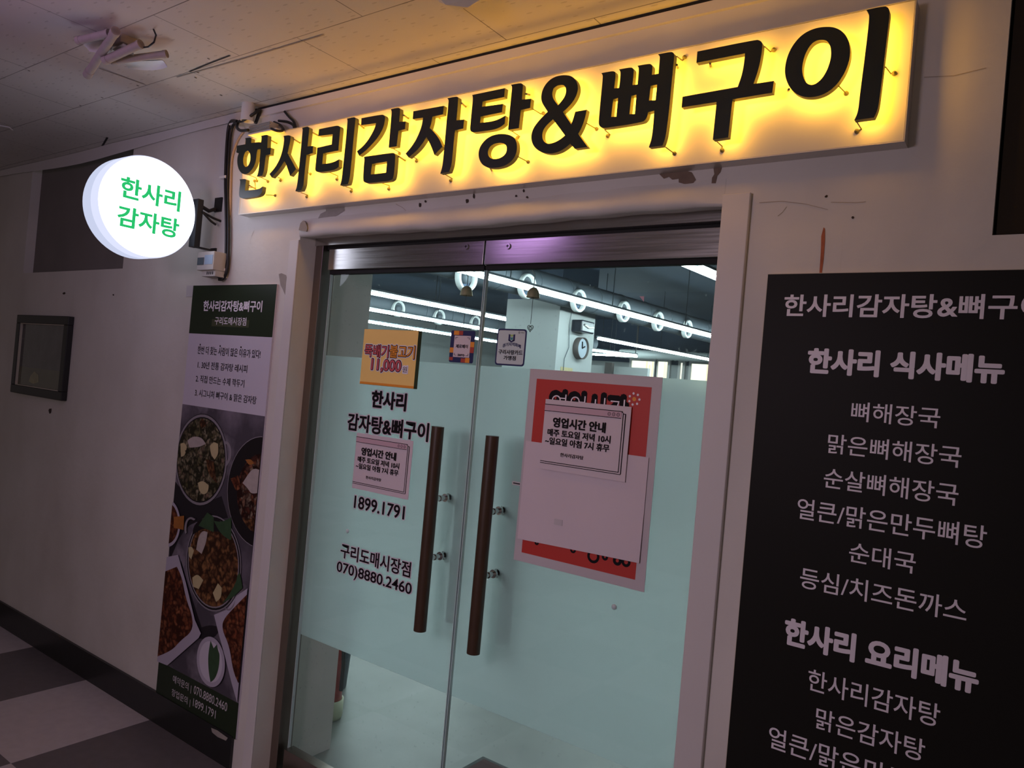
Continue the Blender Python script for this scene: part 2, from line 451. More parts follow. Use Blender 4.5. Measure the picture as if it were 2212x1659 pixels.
def tri_fill(loops, thick=0.0, mface=None, mside=None, mback=None, mb=None, place=None):
    """fill planar loops (2-D points, first outer then holes); place maps (u,v,depth)->3D."""
    cu = bpy.data.curves.new('t', 'CURVE'); cu.dimensions = '2D'; cu.fill_mode = 'BOTH'
    for lp in loops:
        sp = cu.splines.new('POLY'); sp.points.add(len(lp) - 1)
        for q, p in zip(sp.points, lp): q.co = (p[0], p[1], 0, 1)
        sp.use_cyclic_u = True
    ob = bpy.data.objects.new('t', cu); COL.objects.link(ob)
    dg = bpy.context.evaluated_depsgraph_get()
    me = bpy.data.meshes.new_from_object(ob.evaluated_get(dg))
    vs = [tuple(v.co[:2]) for v in me.vertices]; fs = [tuple(p.vertices) for p in me.polygons]
    nz = [p.normal.z for p in me.polygons]
    bpy.data.objects.remove(ob); bpy.data.curves.remove(cu); bpy.data.meshes.remove(me)
    fs = [f if z > 0 else f[::-1] for f, z in zip(fs, nz)]
    mb.add([place(u, v, 0) for u, v in vs], fs, mface)
    if thick:
        mb.add([place(u, v, thick) for u, v in vs], [f[::-1] for f in fs], mback or mside)
        for lp in loops:
            n = len(lp)
            mb.add([place(u, v, 0) for u, v in lp] + [place(u, v, thick) for u, v in lp],
                   [(i, (i + 1) % n, n + (i + 1) % n, n + i) for i in range(n)], mside)

# ------------------------------------------------------------------ lettering
_tc = {}
def glyphs(s, off=0.0, space=1.0):
    key = (s, off, space)
    if key in _tc: return _tc[key]
    bold = max(0.0, off - 0.012); off = min(off, 0.012)
    cu = bpy.data.curves.new('t', 'FONT'); cu.body = s; cu.offset = off; cu.size = 1.0; cu.resolution_u = 4; cu.space_character = space
    ob = bpy.data.objects.new('t', cu); COL.objects.link(ob)
    dg = bpy.context.evaluated_depsgraph_get()
    me = bpy.data.meshes.new_from_object(ob.evaluated_get(dg))
    vs = [tuple(v.co[:2]) for v in me.vertices]; fs = [tuple(p.vertices) if p.normal.z > 0 else tuple(p.vertices)[::-1] for p in me.polygons]
    bpy.data.objects.remove(ob); bpy.data.curves.remove(cu); bpy.data.meshes.remove(me)
    if bold > 0 and vs:
        n0 = len(vs); f0 = list(fs); v0 = list(vs); k = 0
        for dx, dy in ((-1, 0), (1, 0), (0, -1), (0, 1), (.7, .7), (-.7, .7), (.7, -.7), (-.7, -.7)):
            k += 1
            vs = vs + [(x + dx * bold, y + dy * bold * .8) for x, y in v0]
            fs = fs + [tuple(i + k * n0 for i in f) for f in f0]
    if vs:
        x0 = min(v[0] for v in vs); x1 = max(v[0] for v in vs); y0 = min(v[1] for v in vs); y1 = max(v[1] for v in vs)
        n0_ = len(vs) // (9 if bold > 0 else 1)
        vs = [((v[0] - x0) / (x1 - x0), (v[1] - y0) / (y1 - y0), (i // n0_) * 0.00004) for i, v in enumerate(vs)]
    _tc[key] = (vs, fs)
    return vs, fs
def rect_text(mb, s, x0, x1, z0, z1, Y, m, off=0.0, shear=0.0, space=1.0):
    vs, fs = glyphs(s, off, space)
    mb.add([(x0 + (x1 - x0) * u + shear * (v - 0.5) * (z1 - z0), Y - k, z0 + (z1 - z0) * v) for u, v, k in vs], fs, m)
def line_box(L, R, yt, yb, Y, xh=None):
    a, b = WP(*L, Y), WP(*R, Y)
    zc = (a.z + b.z) / 2; h = WP(L[0], yt, Y).z - WP(L[0], yb, Y).z
    return a.x, b.x, zc - h / 2, zc + h / 2
def line_text(mb, s, L, R, yt, yb, Y, m, off=0.02, shear=0.0, space=1.0):
    x0, x1, z0, z1 = line_box(L, R, yt, yb, Y)
    rect_text(mb, s, x0, x1, z0, z1, Y, m, off, shear, space)
    return x0, x1, z0, z1

# =================================================================== SETTING
ZC = 2.595
T = 0.37                 # wall thickness
DX0, DX1, DZ = -2.347, -0.700, 2.075
GY = 0.11                # door glass plane
rL0, rL1, rLz = WP(50, 588.6).x, WP(265, 580).x, WP(265, 580).z      # blanked opening high on the left
rR0, rRz = WP(2143, 508).x, WP(2145, 508).z                          # dark opening on the right

b = MB(); w = M['wall']
XL, XR = -13.0, 3.0
def wallpiece(x0, x1, z0, z1): b.box((x0, 0, z0), (x1, T, z1), w)
wallpiece(XL, rL0, 0, ZC); wallpiece(rL0, rL1, 0, rLz); wallpiece(rL1, DX0, 0, ZC)
wallpiece(DX0, DX1, DZ, ZC); wallpiece(DX1, rR0, 0, ZC); wallpiece(rR0, 1.3, 0, rRz); wallpiece(1.3, XR, 0, ZC)
def patch(pts, m, dy=-0.0015): b.poly([tuple(WP(*p, dy)) for p in pts], m)
def blot(cx, cy, rx, ry, m, n=9, dy=-0.0012):
    patch([(cx + rx * random.uniform(.6, 1.1) * math.cos(-2 * math.pi * k / n), cy - ry * random.uniform(.6, 1.1) * math.sin(-2 * math.pi * k / n)) for k in range(n)], m, dy)
# peeling paint and dents around the sign
patch([(1422, 374), (1440, 366), (1470, 366), (1494, 372), (1503, 388), (1497, 397), (1480, 398), (1466, 394), (1466, 386), (1452, 388), (1445, 382), (1434, 386)][::-1], M['chip'])
patch([(1541, 362), (1560, 358), (1556, 372), (1549, 380), (1546, 396), (1537, 396), (1538, 384), (1543, 376)][::-1], M['chip'])
patch([(704, 446), (742, 440), (744, 455), (733, 462), (714, 476), (690, 494), (664, 492), (672, 485), (684, 478), (692, 462), (704, 456)][::-1], M['chip2'])
patch([(602, 592), (608, 590), (617, 594), (620, 600), (616, 638), (612, 628), (606, 616)][::-1], M['chip2'])
for (x, y, rx, ry) in [(907, 443, 4, 6), (919, 435, 3, 4), (1009, 434, 4, 6), (1024, 424, 3, 6), (1131, 412, 3, 4), (1115, 423, 3, 3), (1139, 426, 3, 3), (108, 888, 4, 8), (138, 634, 4, 3), (245, 637, 2, 2), (1785, 424, 4, 3), (1842, 470, 4, 3)]:
    blot(x, y, rx, ry, M['hole'])
patch([(1779, 491), (1782, 494), (1782, 520), (1779, 560), (1775, 590), (1770, 590), (1773, 545), (1774, 510)][::-1], M['rust'])
for pl in [[(855, 440), (870, 448), (878, 456), (888, 459)], [(950, 459), (962, 462), (980, 460)], [(1098, 436), (1104, 434), (1114, 434)], [(1700, 433), (1699, 446), (1690, 458), (1680, 466)], [(1640, 437), (1690, 434), (1740, 440), (1788, 452)], [(1795, 436), (1850, 437), (1870, 435)], [(1821, 500), (1819, 540), (1815, 585)], [(548, 498), (543, 510), (540, 526)], [(1996, 166), (2060, 163), (2130, 146)]]:
    for a_, c_ in zip(pl, pl[1:]):
        patch([(a_[0], a_[1]), (a_[0], a_[1] + 1.3), (c_[0], c_[1] + 1.3), (c_[0], c_[1])], M['crack'])
wall_front = structure(b.build('wall_front'), 'painted storefront wall with chipped plaster above the glass doors')

# board closing the left opening, board and black frame in the right opening
b = MB(); b.box((rL0, 0.05, rLz - 0.01), (rL1, 0.09, ZC), M['recess'])
structure(b.build('window_1'), 'dark board closing the high opening at the left end of the wall')
b = MB(); b.box((rR0, 0.03, rRz), (1.3, 0.05, ZC), M['dark'])
b.box((WP(2168, 300).x, 0.012, rRz + 0.004), (1.3, 0.032, ZC), M['recess2'])
structure(b.build('window_2'), 'brown board in the black opening at the right edge')

b = MB(); b.add([(XL, -4.5, 0), (XR, -4.5, 0), (XR, 0.0, 0), (XL, 0.0, 0)], [(0, 1, 2, 3)], M['floor'])
b.add([(XL, -4.5, -0.1), (XR, -4.5, -0.1), (XR, 0.0, -0.1), (XL, 0.0, -0.1)], [(3, 2, 1, 0)], M['floor'])
structure(b.build('floor'), 'checkered grey and pale corridor floor tiles')
b = MB(); b.box((XL, -4.5, ZC), (XR, 0.0, ZC + 0.05), M['ceil'])
def cpatch(pts, m, dz=0.0015): b.poly([tuple(ZP(*p, ZC - dz)) for p in pts], m)
def cline(pl, wd, m):
    for a_, c_ in zip(pl, pl[1:]):
        p, q = ZP(*a_, ZC - .0015), ZP(*c_, ZC - .0015); d = (q - p).normalized(); nrm = Vector((d.y, -d.x, 0)) * wd / 2
        b.poly([tuple(p + nrm), tuple(q + nrm), tuple(q - nrm), tuple(p - nrm)], m)
cline([(409, 155), (455, 136), (497, 120)], 0.006, M['dark']); cline([(382, 167), (480, 140), (600, 105), (700, 75)], 0.006, M['chip2'])
cline([(215, 148), (313, 183)], 0.008, M['chip2']); cline([(232, 297), (218, 321)], 0.009, M['dark'])
for (x, y) in [(171, 227), (218, 210), (295, 184), (425, 156), (60, 152), (448, 126), (420, 167), (475, 205)]:
    cline([(x, y), (x + 5, y + 2)], 0.006, M['hole'])
structure(b.build('ceiling'), 'stained gypsum tile ceiling of the corridor')

# dark shadow gap and thin cornice where wall meets ceiling
b = MB(); x0 = WP(560, 236).x
b.box((x0, -0.006, ZC - 0.012), (XR, 0, ZC), M['dark']); b.box((x0, -0.012, ZC - 0.040), (XR, 0, ZC - 0.012), M['trim'])
structure(b.build('trim_1'), 'thin cornice strip under the ceiling above the sign')
b = MB(); x1 = WP(540, 240).x
pr_ = []
for i in range(40):
    t = i / 39; x = -9 + (x1 + 9) * t
    pr_.append((x, -0.006 - 0.008 * (0.5 + 0.5 * math.sin(9 * t + 2 * math.sin(23 * t))), 0.035 + 0.03 * (0.5 + 0.5 * math.sin(17 * t + 1)) * (1 if x < -3 else 0.3)))
b.add([(x, y, ZC - 0.002) for x, y, h in pr_] + [(x, y * 0.6, ZC - h) for x, y, h in pr_], [(i, i + 1, 40 + i + 1, 40 + i) for i in range(39)], M['trim'], True)
structure(b.build('trim_2'), 'crumpled old cornice paper along the left wall top')

b = MB(); bh = 0.127
b.box((XL, -0.012, 0), (WP(505, 1610).x, 0, bh), M['base']); b.box((-0.35, -0.012, 0), (XR, 0, bh), M['base'])
b.poly([tuple(WP(*p, -0.0128)) for p in [(456, 1572), (470, 1578), (492, 1594), (488, 1600), (470, 1592), (458, 1582)]][::-1], M['chip2'])
structure(b.build('baseboard_front'), 'black baseboard along the foot of the wall')

# door surround: white strips and plaster lip
b = MB(); b.box((WP(618, 640).x, -0.006, 0), (DX0, 0, 2.045), M['trim'])
structure(b.build('trim_3', bevel=0.002), 'white door surround strip left of the doors')
b = MB(); b.box((DX1, -0.014, 0), (WP(1618, 500).x, 0, DZ + 0.005), M['trim']); b.box((DX1, 0, 0), (DX1 + 0.02, GY + 0.02, DZ), M['trim'])
structure(b.build('trim_4', bevel=0.002), 'white door surround strip between doors and menu board')
b = MB(); prof = [(0.0, DZ + .046), (-.003, DZ + .036), (-.008, DZ + .022), (-.012, DZ + .010), (-.0135, DZ - .002), (-.011, DZ - .014), (-.004, DZ - .021), (.010, DZ - .022), (.075, DZ - .012)]
xs = [DX0 + (DX1 - DX0) * i / 40 for i in range(41)]
vs = []
for i, x in enumerate(xs):
    tp_ = min(1.0, (40 - i) / 3.0, (i + 1) / 2.0)
    for y, z in prof: vs.append((x, (y * tp_ if y < 0 else y) - 0.0005, z + 0.003 * math.sin(5 * x) + 0.0015 * math.sin(31 * x)))
b.add(vs, [(i * 9 + k, i * 9 + k + 1, (i + 1) * 9 + k + 1, (i + 1) * 9 + k) for i in range(40) for k in range(8)], M['wall'], True)
structure(b.build('trim_5'), 'rounded plaster lip over the door head')
b = MB()
b.poly([tuple(WP(*p, -0.02)) for p in [(645, 497), (649, 482), (655, 476), (660, 480), (664, 492), (662, 500)]][::-1], M['chip2'])
b.poly([tuple(WP(*p, -0.005)) for p in [(645, 497), (649, 482), (655, 476), (660, 480), (664, 492), (662, 500)]], M['chip2'])
pp = [tuple(WP(*p, -0.02)) for p in [(645, 497), (649, 482), (655, 476), (660, 480), (664, 492), (662, 500)]]
qq = [tuple(WP(*p, -0.005)) for p in [(645, 497), (649, 482), (655, 476), (660, 480), (664, 492), (662, 500)]]
b.add(pp + qq, [(i, (i + 1) % 6, 6 + (i + 1) % 6, 6 + i) for i in range(6)], M['chip2'])
structure(b.build('trim_6'), 'broken plaster corner bead at the upper left of the doorway')

# steel frame
b = MB()
b.box((DX0, 0.078, 0), (DX0 + 0.042, 0.145, DZ), M['frame']); b.box((DX1 - 0.010, 0.078, 0), (DX1, 0.145, DZ), M['frame'])
b.box((DX0, 0.072, 2.036), (DX1, 0.15, DZ + 0.02), M['steel'])
b.box((DX0 + 0.042, 0.10, 2.025), (DX1, 0.14, 2.036), M['dark'])
b.box((DX0, 0.0, 0.0), (DX1, 0.145, 0.012), M['frame'])
structure(b.build('trim_7', bevel=0.0015), 'brushed steel door frame and header')
b = MB(); b.box((DX0 - 0.004, 0.146, 0.0), (DX0 + 0.012, T + 0.002, DZ), M['reveal'])
structure(b.build('trim_8'), 'inner painted reveal at the left of the doorway')

# ------------------------------------------------------------------ doors
XM = -1.522
FT, FB = WP(1100, 793, GY).z, 0.545
FT = 1.620
def cyl_y(mb, x, z, y0, y1, r, m, seg=20): mb.tube([(x, y0, z), (x, y1, z)], r, m, seg)
def handle(parent, px_top, px_bot, st):
    yb = GY - 0.078; r = 0.0205
    t, bo = WP(*px_top, yb), WP(*px_bot, yb); x = (t.x + bo.x) / 2
    for side in (-1, 1):
        y = GY + side * 0.078
        h = MB().tube([(x, y, bo.z), (x, y, t.z)], r, M['wood'], 28).build('handle', parent, bevel=0.0015)
        if side == 1: h['label'] = 'matching wooden handle on the inner side, blurred by the film'
        for (px, py) in st:
            q = WP(px, py, GY - 0.03)
            sm = MB()
            y0, y1 = sorted((GY + side * 0.005, GY + side * 0.060))
            cyl_y(sm, x, q.z, y0, y1, 0.008, M['chrome'])
            ya, yb2 = sorted((GY + side * 0.005, GY + side * 0.013)); cyl_y(sm, x, q.z, ya, yb2, 0.0135, M['chrome'])
            ya, yb2 = sorted((GY + side * 0.030, GY + side * 0.040)); cyl_y(sm, x, q.z, ya, yb2, 0.0105, M['chrome'])
            sm.build('standoff', h)
    return x
def door(name, x0, x1, label, screw_px, letters):
    d = structure(empty(name, ((x0 + x1) / 2, GY, 0.015)), label)
    MB().box((x0 + 0.002, GY - 0.006, 0.10), (x1 - 0.002, GY + 0.006, 1.955), M['glass']).build('glass_pane', d)
    MB().box((x0 + 0.002, GY + 0.0065, FB), (x1 - 0.002, GY + 0.0075, FT), M['film']).build('frosted_film', d)
    tr = MB().box((x0 + 0.001, GY - 0.022, 1.945), (x1 - 0.001, GY + 0.022, 2.024), M['steel']).box((x0 + 0.001, GY - 0.012, 1.930), (x1 - 0.001, GY + 0.012, 1.945), M['dark']).build('top_rail', d, bevel=0.0015)
    q = WP(*screw_px, GY - 0.022)
    sc = MB(); cyl_y(sc, q.x, q.z, GY - 0.0265, GY - 0.022, 0.0095, M['steel'])
    sc.box((q.x - 0.0045, GY - 0.0272, q.z - 0.001), (q.x + 0.0045, GY - 0.0264, q.z + 0.001), M['dark']).box((q.x - 0.001, GY - 0.0272, q.z - 0.0045), (q.x + 0.001, GY - 0.0264, q.z + 0.0045), M['dark'])
    sc.build('screw', tr)
    MB().box((x0 + 0.001, GY - 0.022, 0.022), (x1 - 0.001, GY + 0.022, 0.112), M['frame']).build('bottom_rail', d, bevel=0.0015)
    e = MB().box((x0 + 0.001, GY - 0.0062, 0.11), (x0 + 0.003, GY + 0.0062, 1.93), M['stick']).box((x1 - 0.003, GY - 0.0062, 0.11), (x1 - 0.001, GY + 0.0062, 1.93), M['stick'])
    e.build('glass_edge', d)
    for (s, L, R, yt, yb, off) in letters:
        mb = MB()
        x_0, x_1, z_0, z_1 = line_box(L, R, yt, yb, GY - 0.0075)
        h = z_1 - z_0
        rect_text(mb, s, x_0, x_1, z_0, z_1, GY - 0.0085, M['ink'], off)
        rect_text(mb, s, x_0 - 0.0035, x_1 + 0.0035, z_0 - 0.0035, z_1 + 0.0035, GY - 0.0078, M['halo'], off + 0.055)
        mb.build('vinyl_lettering', d)
    return d
d1 = door('door_1', DX0 + 0.066, XM - 0.002, 'left glass door leaf with frosted film and black lettering', (1008, 533), [
    ('한사리', (802.8, 862.3), (878.7, 868.6), 842, 880, 0.045),
    ('감자탕&뼈구이', (750.9, 911.6), (926.8, 933), 891.4, 929.4, 0.035),
    ('1899.1791', (765.6, 1084.6), (874.4, 1107.3), 1070.6, 1098.5, 0.018),
    ('구리도매시장점', (736.2, 1189.6), (887.6, 1230), 1174, 1206, 0.018),
    ('070)8880.2460', (727.6, 1228.9), (889.6, 1273), 1214, 1244, 0.014)])
d2 = door('door_2', XM + 0.002, DX1 - 0.010, 'right glass door leaf with frosted film and taped notices', (1098, 532), [])
handle(d1, (950, 922), (903, 1361), [(948, 1075), (936, 1201)])
handle(d2, (1059, 941), (1027, 1413), [(1064, 1103), (1052, 1240)])
for d, px in ((d1, (751, 1147)), (d2, (1327, 1311))):
    q = WP(*px, GY - 0.006); mb = MB()
    mb.lathe([(0.0, -0.006), (0.004, -0.006), (0.008, -0.002), (0.008, 0)], (q.x, GY - 0.006, q.z), (0, 1, 0), M['stick'], 16)
    mb.build('clear_bumper', d)

# =================================================================== MAIN SIGN
PY, LB, LF = -0.045, -0.086, -0.102          # panel front, letter back, letter front
sx0, sx1 = WP(517, 455, PY).x, WP(1962, 180, PY).x
sz0 = (WP(518, 460, PY).z + WP(1950, 308, PY).z) / 2
sz1 = (WP(656, 275, PY).z + WP(1977, -1, PY).z) / 2
sign = empty('shop_sign', ((sx0 + sx1) / 2, 0, sz0))
tag(sign, 'long backlit signboard with ten dark green raised letters on a glowing yellow panel', 'sign')
MB().box((sx0, PY, sz0), (sx1, 0, sz1), M['panel']).build('back_panel', sign, bevel=0.001)
mb = MB()
e_ = 0.0025
mb.box((sx0 - e_, PY - 0.001, sz0 - e_), (sx1 + e_, 0, sz0 - 0.0005), M['alu']).box((sx0 - e_, PY - 0.001, sz1 + 0.0005), (sx1 + e_, 0, sz1 + e_), M['alu'])
mb.box((sx1 + 0.0005, PY - 0.001, sz0), (sx1 + e_, 0, sz1), M['alu']).box((sx0 - e_, PY - 0.001, sz0), (sx0 - 0.0005, 0, sz1), M['alu'])
mb.build('edge_trim', sign)

ZM = {1: (500, 280, .09042), 2: (660, 240, .10852), 3: (760, 200, .12055), 4: (870, 180, .13263), 5: (1000, 160, .13263), 6: (1130, 140, .12658), 7: (1280, 100, .14464), 8: (1460, 60, .16271), 9: (1680, 0, .18083)}
LET = [
 (1, [[(320,205),(440,183),(478,212),(474,262),(472,322),(640,296),(705,303),(715,240),(720,195),(716,165),(702,150),(850,120),(870,142),(868,200),(856,440),(945,432),(926,598),(822,612),(795,820),(775,980),(752,1050),(725,1108),(602,1122),(632,1050),(650,950),(668,760),(690,560),(692,468),(625,475),(606,540),(590,700),(560,830),(505,935),(430,1022),(370,1058),(310,1068),(250,1048),(195,990),(158,910),(138,800),(138,700),(152,620),(175,570),(115,545),(130,385),(330,350),(340,250),(336,220)],
      [(390,500),(425,530),(452,610),(452,700),(435,790),(400,858),(365,888),(330,890),(298,855),(280,790),(280,700),(296,610),(330,535)]], None),
 (1, [[(193,1188),(320,1175),(348,1195),(338,1300),(322,1458),(600,1430),(680,1405),(745,1356),(734,1470),(715,1520),(670,1570),(560,1610),(300,1642),(235,1638),(195,1615),(180,1575),(182,1480),(210,1260),(207,1220)]], 'join'),
 (1, [[(1240,150),(1375,130),(1410,155),(1412,220),(1390,350),(1340,565),(1545,938),(1400,1105),(1350,960),(1310,840),(1265,745),(1180,890),(1080,1020),(960,1145),(905,1060),(1030,920),(1120,770),(1190,600),(1235,410),(1258,260),(1258,190)]], None),
 (0, [[(652.4,276.3),(664.5,273),(667.8,276),(668,281),(664.4,316.2),(676.3,315.3),(675.4,330.6),(662.3,334.5),(658.2,371),(656,397),(654,404),(650.5,411),(637.9,412.8),(641,404.5),(643.8,384),(645.8,361.4),(650.5,316.2),(653.2,285.4),(654,280)]], 'join'),
 (2, [[(268,358),(600,292),(645,290),(678,305),(692,335),(682,450),(652,785),(352,840),(332,1055),(480,1036),(580,1006),(640,972),(668,958),(662,1105),(625,1140),(560,1170),(470,1192),(300,1215),(240,1213),(202,1195),(190,1155),(200,1060),(222,850),(232,728),(520,665),(540,460),(255,495)]], None),
 (2, [[(825,150),(960,118),(988,130),(996,165),(985,260),(960,500),(925,900),(892,1240),(872,1370),(845,1452),(690,1478),(720,1370),(740,1160),(790,700),(830,260),(836,185)]], 'join'),
 (3, [[(172,458),(530,392),(575,402),(598,440),(592,500),(575,590),(540,680),(470,800),(360,930),(250,1040),(130,1132),(90,1052),(200,962),(300,840),(375,710),(415,620),(435,548),(165,585)]], None),
 (3, [[(698,300),(830,268),(860,285),(866,335),(848,525),(965,515),(953,657),(836,682),(803,964),(660,985),(690,620),(712,390),(712,325)]], 'join'),
 (3, [[(215,1150),(720,1078),(760,1085),(780,1112),(776,1240),(755,1470),(735,1540),(690,1578),(600,1592),(280,1622),(222,1608),(200,1565),(215,1300),(228,1190)], [(362,1278),(630,1235),(612,1434),(340,1468)]], 'join'),
 (4, [[(172,455),(670,365),(655,505),(482,543),(475,600),(462,660),(440,730),(490,775),(555,850),(605,930),(645,1030),(515,1165),(472,1050),(430,955),(385,875),(320,985),(230,1095),(95,1208),(45,1145),(130,1050),(210,930),(270,800),(312,680),(330,560),(162,582)]], None),
 (4, [[(725,243),(880,212),(903,232),(902,290),(875,603),(1000,588),(985,737),(852,765),(830,970),(810,1200),(792,1340),(752,1442),(610,1470),(640,1375),(655,1270),(680,1000),(715,600),(746,310),(746,268)]], 'join'),
 (5, [[(150,340),(685,228),(670,375),(322,445),(310,532),(650,485),(635,622),(288,692),(280,795),(450,775),(560,745),(640,705),(690,676),(682,805),(620,858),(540,895),(440,917),(180,950),(138,942),(115,910),(120,840),(140,620),(165,390)]], None),
 (5, [[(780,175),(935,145),(968,160),(978,200),(960,416),(1110,400),(1095,552),(944,585),(910,882),(735,908),(770,500),(800,240),(798,195)]], 'join'),
 (5, [[(640,972),(740,985),(820,1022),(868,1085),(884,1180),(870,1290),(820,1390),(740,1462),(640,1510),(500,1535),(380,1518),(300,1462),(258,1370),(252,1270),(285,1170),(360,1072),(450,1010),(550,980)], [(590,1118),(660,1125),(705,1160),(718,1220),(700,1290),(650,1345),(570,1380),(490,1385),(430,1360),(405,1300),(410,1240),(445,1175),(510,1135)]], 'join'),
 (6, [[(730,175),(810,187),(875,230),(920,300),(938,390),(925,480),(880,585),(800,695),(680,805),(820,1015),(852,930),(875,850),(888,800),(1085,765),(1070,850),(1040,960),(995,1080),(940,1180),(1100,1402),(880,1432),(805,1345),(720,1420),(620,1480),(500,1515),(390,1513),(280,1478),(200,1415),(152,1330),(136,1240),(150,1140),(200,1040),(290,930),(420,800),(360,710),(320,640),(305,560),(325,440),(380,335),(460,250),(560,197),(650,178)],
      [(660,340),(710,355),(735,415),(730,490),(690,580),(595,692),(540,620),(503,550),(495,480),(520,400),(580,355)], [(510,930),(715,1205),(640,1270),(540,1325),(440,1350),(380,1335),(335,1280),(325,1200),(340,1120),(395,1035)]], None),
 (7, [[(130,400),(300,368),(335,382),(346,425),(322,628),(395,622),(405,560),(418,420),(415,375),(395,345),(570,312),(605,328),(616,368),(595,578),(672,570),(680,480),(692,350),(688,315),(670,290),(850,258),(885,275),(896,312),(885,428),(985,408),(995,280),(1006,170),(998,138),(975,120),(1160,82),(1205,92),(1222,130),(1218,180),(1195,400),(1150,900),(1112,1220),(1085,1380),(1045,1482),(840,1507),(878,1400),(900,1250),(922,960),(830,985),(818,1045),(790,1100),(735,1137),(180,1225),(120,1210),(92,1170),(92,1100),(130,700),(152,480),(152,430)],
      [(308,792),(380,772),(355,1050),(278,1055)], [(580,740),(655,722),(632,1010),(550,1015)], [(868,590),(965,572),(940,805),(843,810)]], None),
 (8, [[(285,315),(1060,158),(1110,165),(1143,192),(1150,240),(1130,400),(1090,575),(1030,745),(1300,705),(1280,862),(752,950),(695,1455),(490,1485),(540,985),(75,1058),(88,915),(820,785),(870,650),(902,490),(918,340),(272,465)]], None),
 (9, [[(590,318),(680,327),(760,365),(822,430),(860,530),(868,640),(845,760),(790,890),(700,1020),(580,1115),(450,1160),(330,1163),(230,1130),(150,1060),(97,950),(82,840),(105,700),(160,570),(250,450),(350,375),(470,330)], [(540,473),(592,490),(628,545),(640,640),(625,740),(580,860),(520,950),(450,1005),(390,1018),(332,985),(298,900),(290,810),(310,700),(350,600),(405,520),(470,480)]], None),
 (9, [[(1058,118),(1270,72),(1320,88),(1340,140),(1322,300),(1265,780),(1212,1220),(1190,1320),(1150,1405),(915,1435),(950,1360),(965,1290),(985,1100),(1050,600),(1092,240),(1090,160)]], 'join'),
]
# short wires and studs that carry each letter: (letter number, px at the letter back, px at the panel, hook px, stud?)
PINS = [(0,(538,378),(553,384),(555,391),0),(0,(565,384),(580,391),(579,392),0),(0,(574,421),(595,422.5),None,0),(0,(538,405),(552,406),(550,391),0),(0,(585,303),(598,310),None,1),(0,(539,401),(552,408),None,1),
 (1,(600,383),(607,386),(606,390),0),(1,(650,416),(665,421.5),(663,425),0),(1,(665,373),(671,376),None,0),(1,(635,301),(648,309),None,1),
 (2,(711,372),(730,380),(728,387),0),(2,(747,403),(761,408),(759,413),0),(2,(674,286),(688,293),None,1),(2,(775,268),(786,277),None,1),
 (3,(824,395),(841,401),(840,408),0),(3,(851,322),(865,330),(863,332),0),(3,(861,338),(875,347),None,1),(3,(872,249),(882,256),None,1),
 (4,(893,339),(901,344),(900,348),0),(4,(962,377),(977,386),(974,390),0),(4,(997,223),(1006,231),None,1),(4,(946,252),(950,256),None,1),
 (5,(1120,339),(1141,350),None,0),(5,(1107,284),(1123,295),(1118,298),0),(5,(1060,364),(1062,368),None,1),(5,(1137,203),(1143,205),None,1),(5,(1152,236),(1168,246),(1174,245),0),
 (6,(1268,267),(1289,279),None,0),(7,(1307,281),(1318,291),(1313,294),0),(7,(1438,318),(1457,332),None,0),(7,(1462,122),(1474,131),(1479,124),0),(7,(1462,140),(1463,147),None,1),
 (8,(1652,101),(1664,112),(1672,108),0),(8,(1547,304),(1560,316),(1560,325),0),(8,(1534,137),(1535,143),None,1),
 (9,(1812,186),(1828,202),None,0),(9,(1913,145),(1924,159),(1932,159),0),(9,(1852,265),(1861,279),(1851,284),0),(9,(1704,193),(1703,195),None,1)]
SYL = ['한', '사', '리', '감', '자', '탕', '&', '뼈', '구', '이']
cur = None; groups = []
for zi, loops, j in LET:
    if j is None: groups.append([])
    groups[-1].append((zi, loops))
for gi, g in enumerate(groups):
    mb = MB()
    allx = []
    for zi, loops in g:
        L2 = []
        for lp in loops:
            if zi: ox, oy, sc = ZM[zi]; lp = [(ox + p[0] * sc, oy + p[1] * sc) for p in lp]
            w2 = [WP(p[0], p[1], LF) for p in lp]
            L2.append([tuple(q) for q in smooth_poly([Vector((q.x, q.z)) for q in w2])])
        tri_fill(L2, LB - LF, M['face'], M['side'], M['led'], mb, lambda u, v, d: (u, LF + d, v))
    lt = mb.build('letter', sign)
    bm = bmesh.new(); bm.from_mesh(lt.data); bmesh.ops.remove_doubles(bm, verts=bm.verts, dist=1e-5); bmesh.ops.recalc_face_normals(bm, faces=bm.faces); bm.to_mesh(lt.data); bm.free()
    for (k, a_, c_, h_, stud) in PINS:
        if k != gi: continue
        p, q = WP(*a_, LB - 0.002), WP(*c_, PY)
        wm = MB()
        if stud:
            wm.tube([p, q], 0.0028, M['wire'], 8); wm.build('stud', lt)
        else:
            pts = [p, q]
            wm.tube(pts, 0.0014, M['wire'], 6)
            hp = WP(*h_, PY - 0.002) if h_ else q
            if h_: wm.tube([q, hp], 0.0017, M['wire'], 6)
            wm.lathe([(0.0001, -0.007), (0.0048, -0.004), (0.0055, 0.0), (0.004, 0.002), (0.0001, 0.002)], hp, (0, 1, 0), M['wire'], 10)
            wm.build('lead_wire', lt)
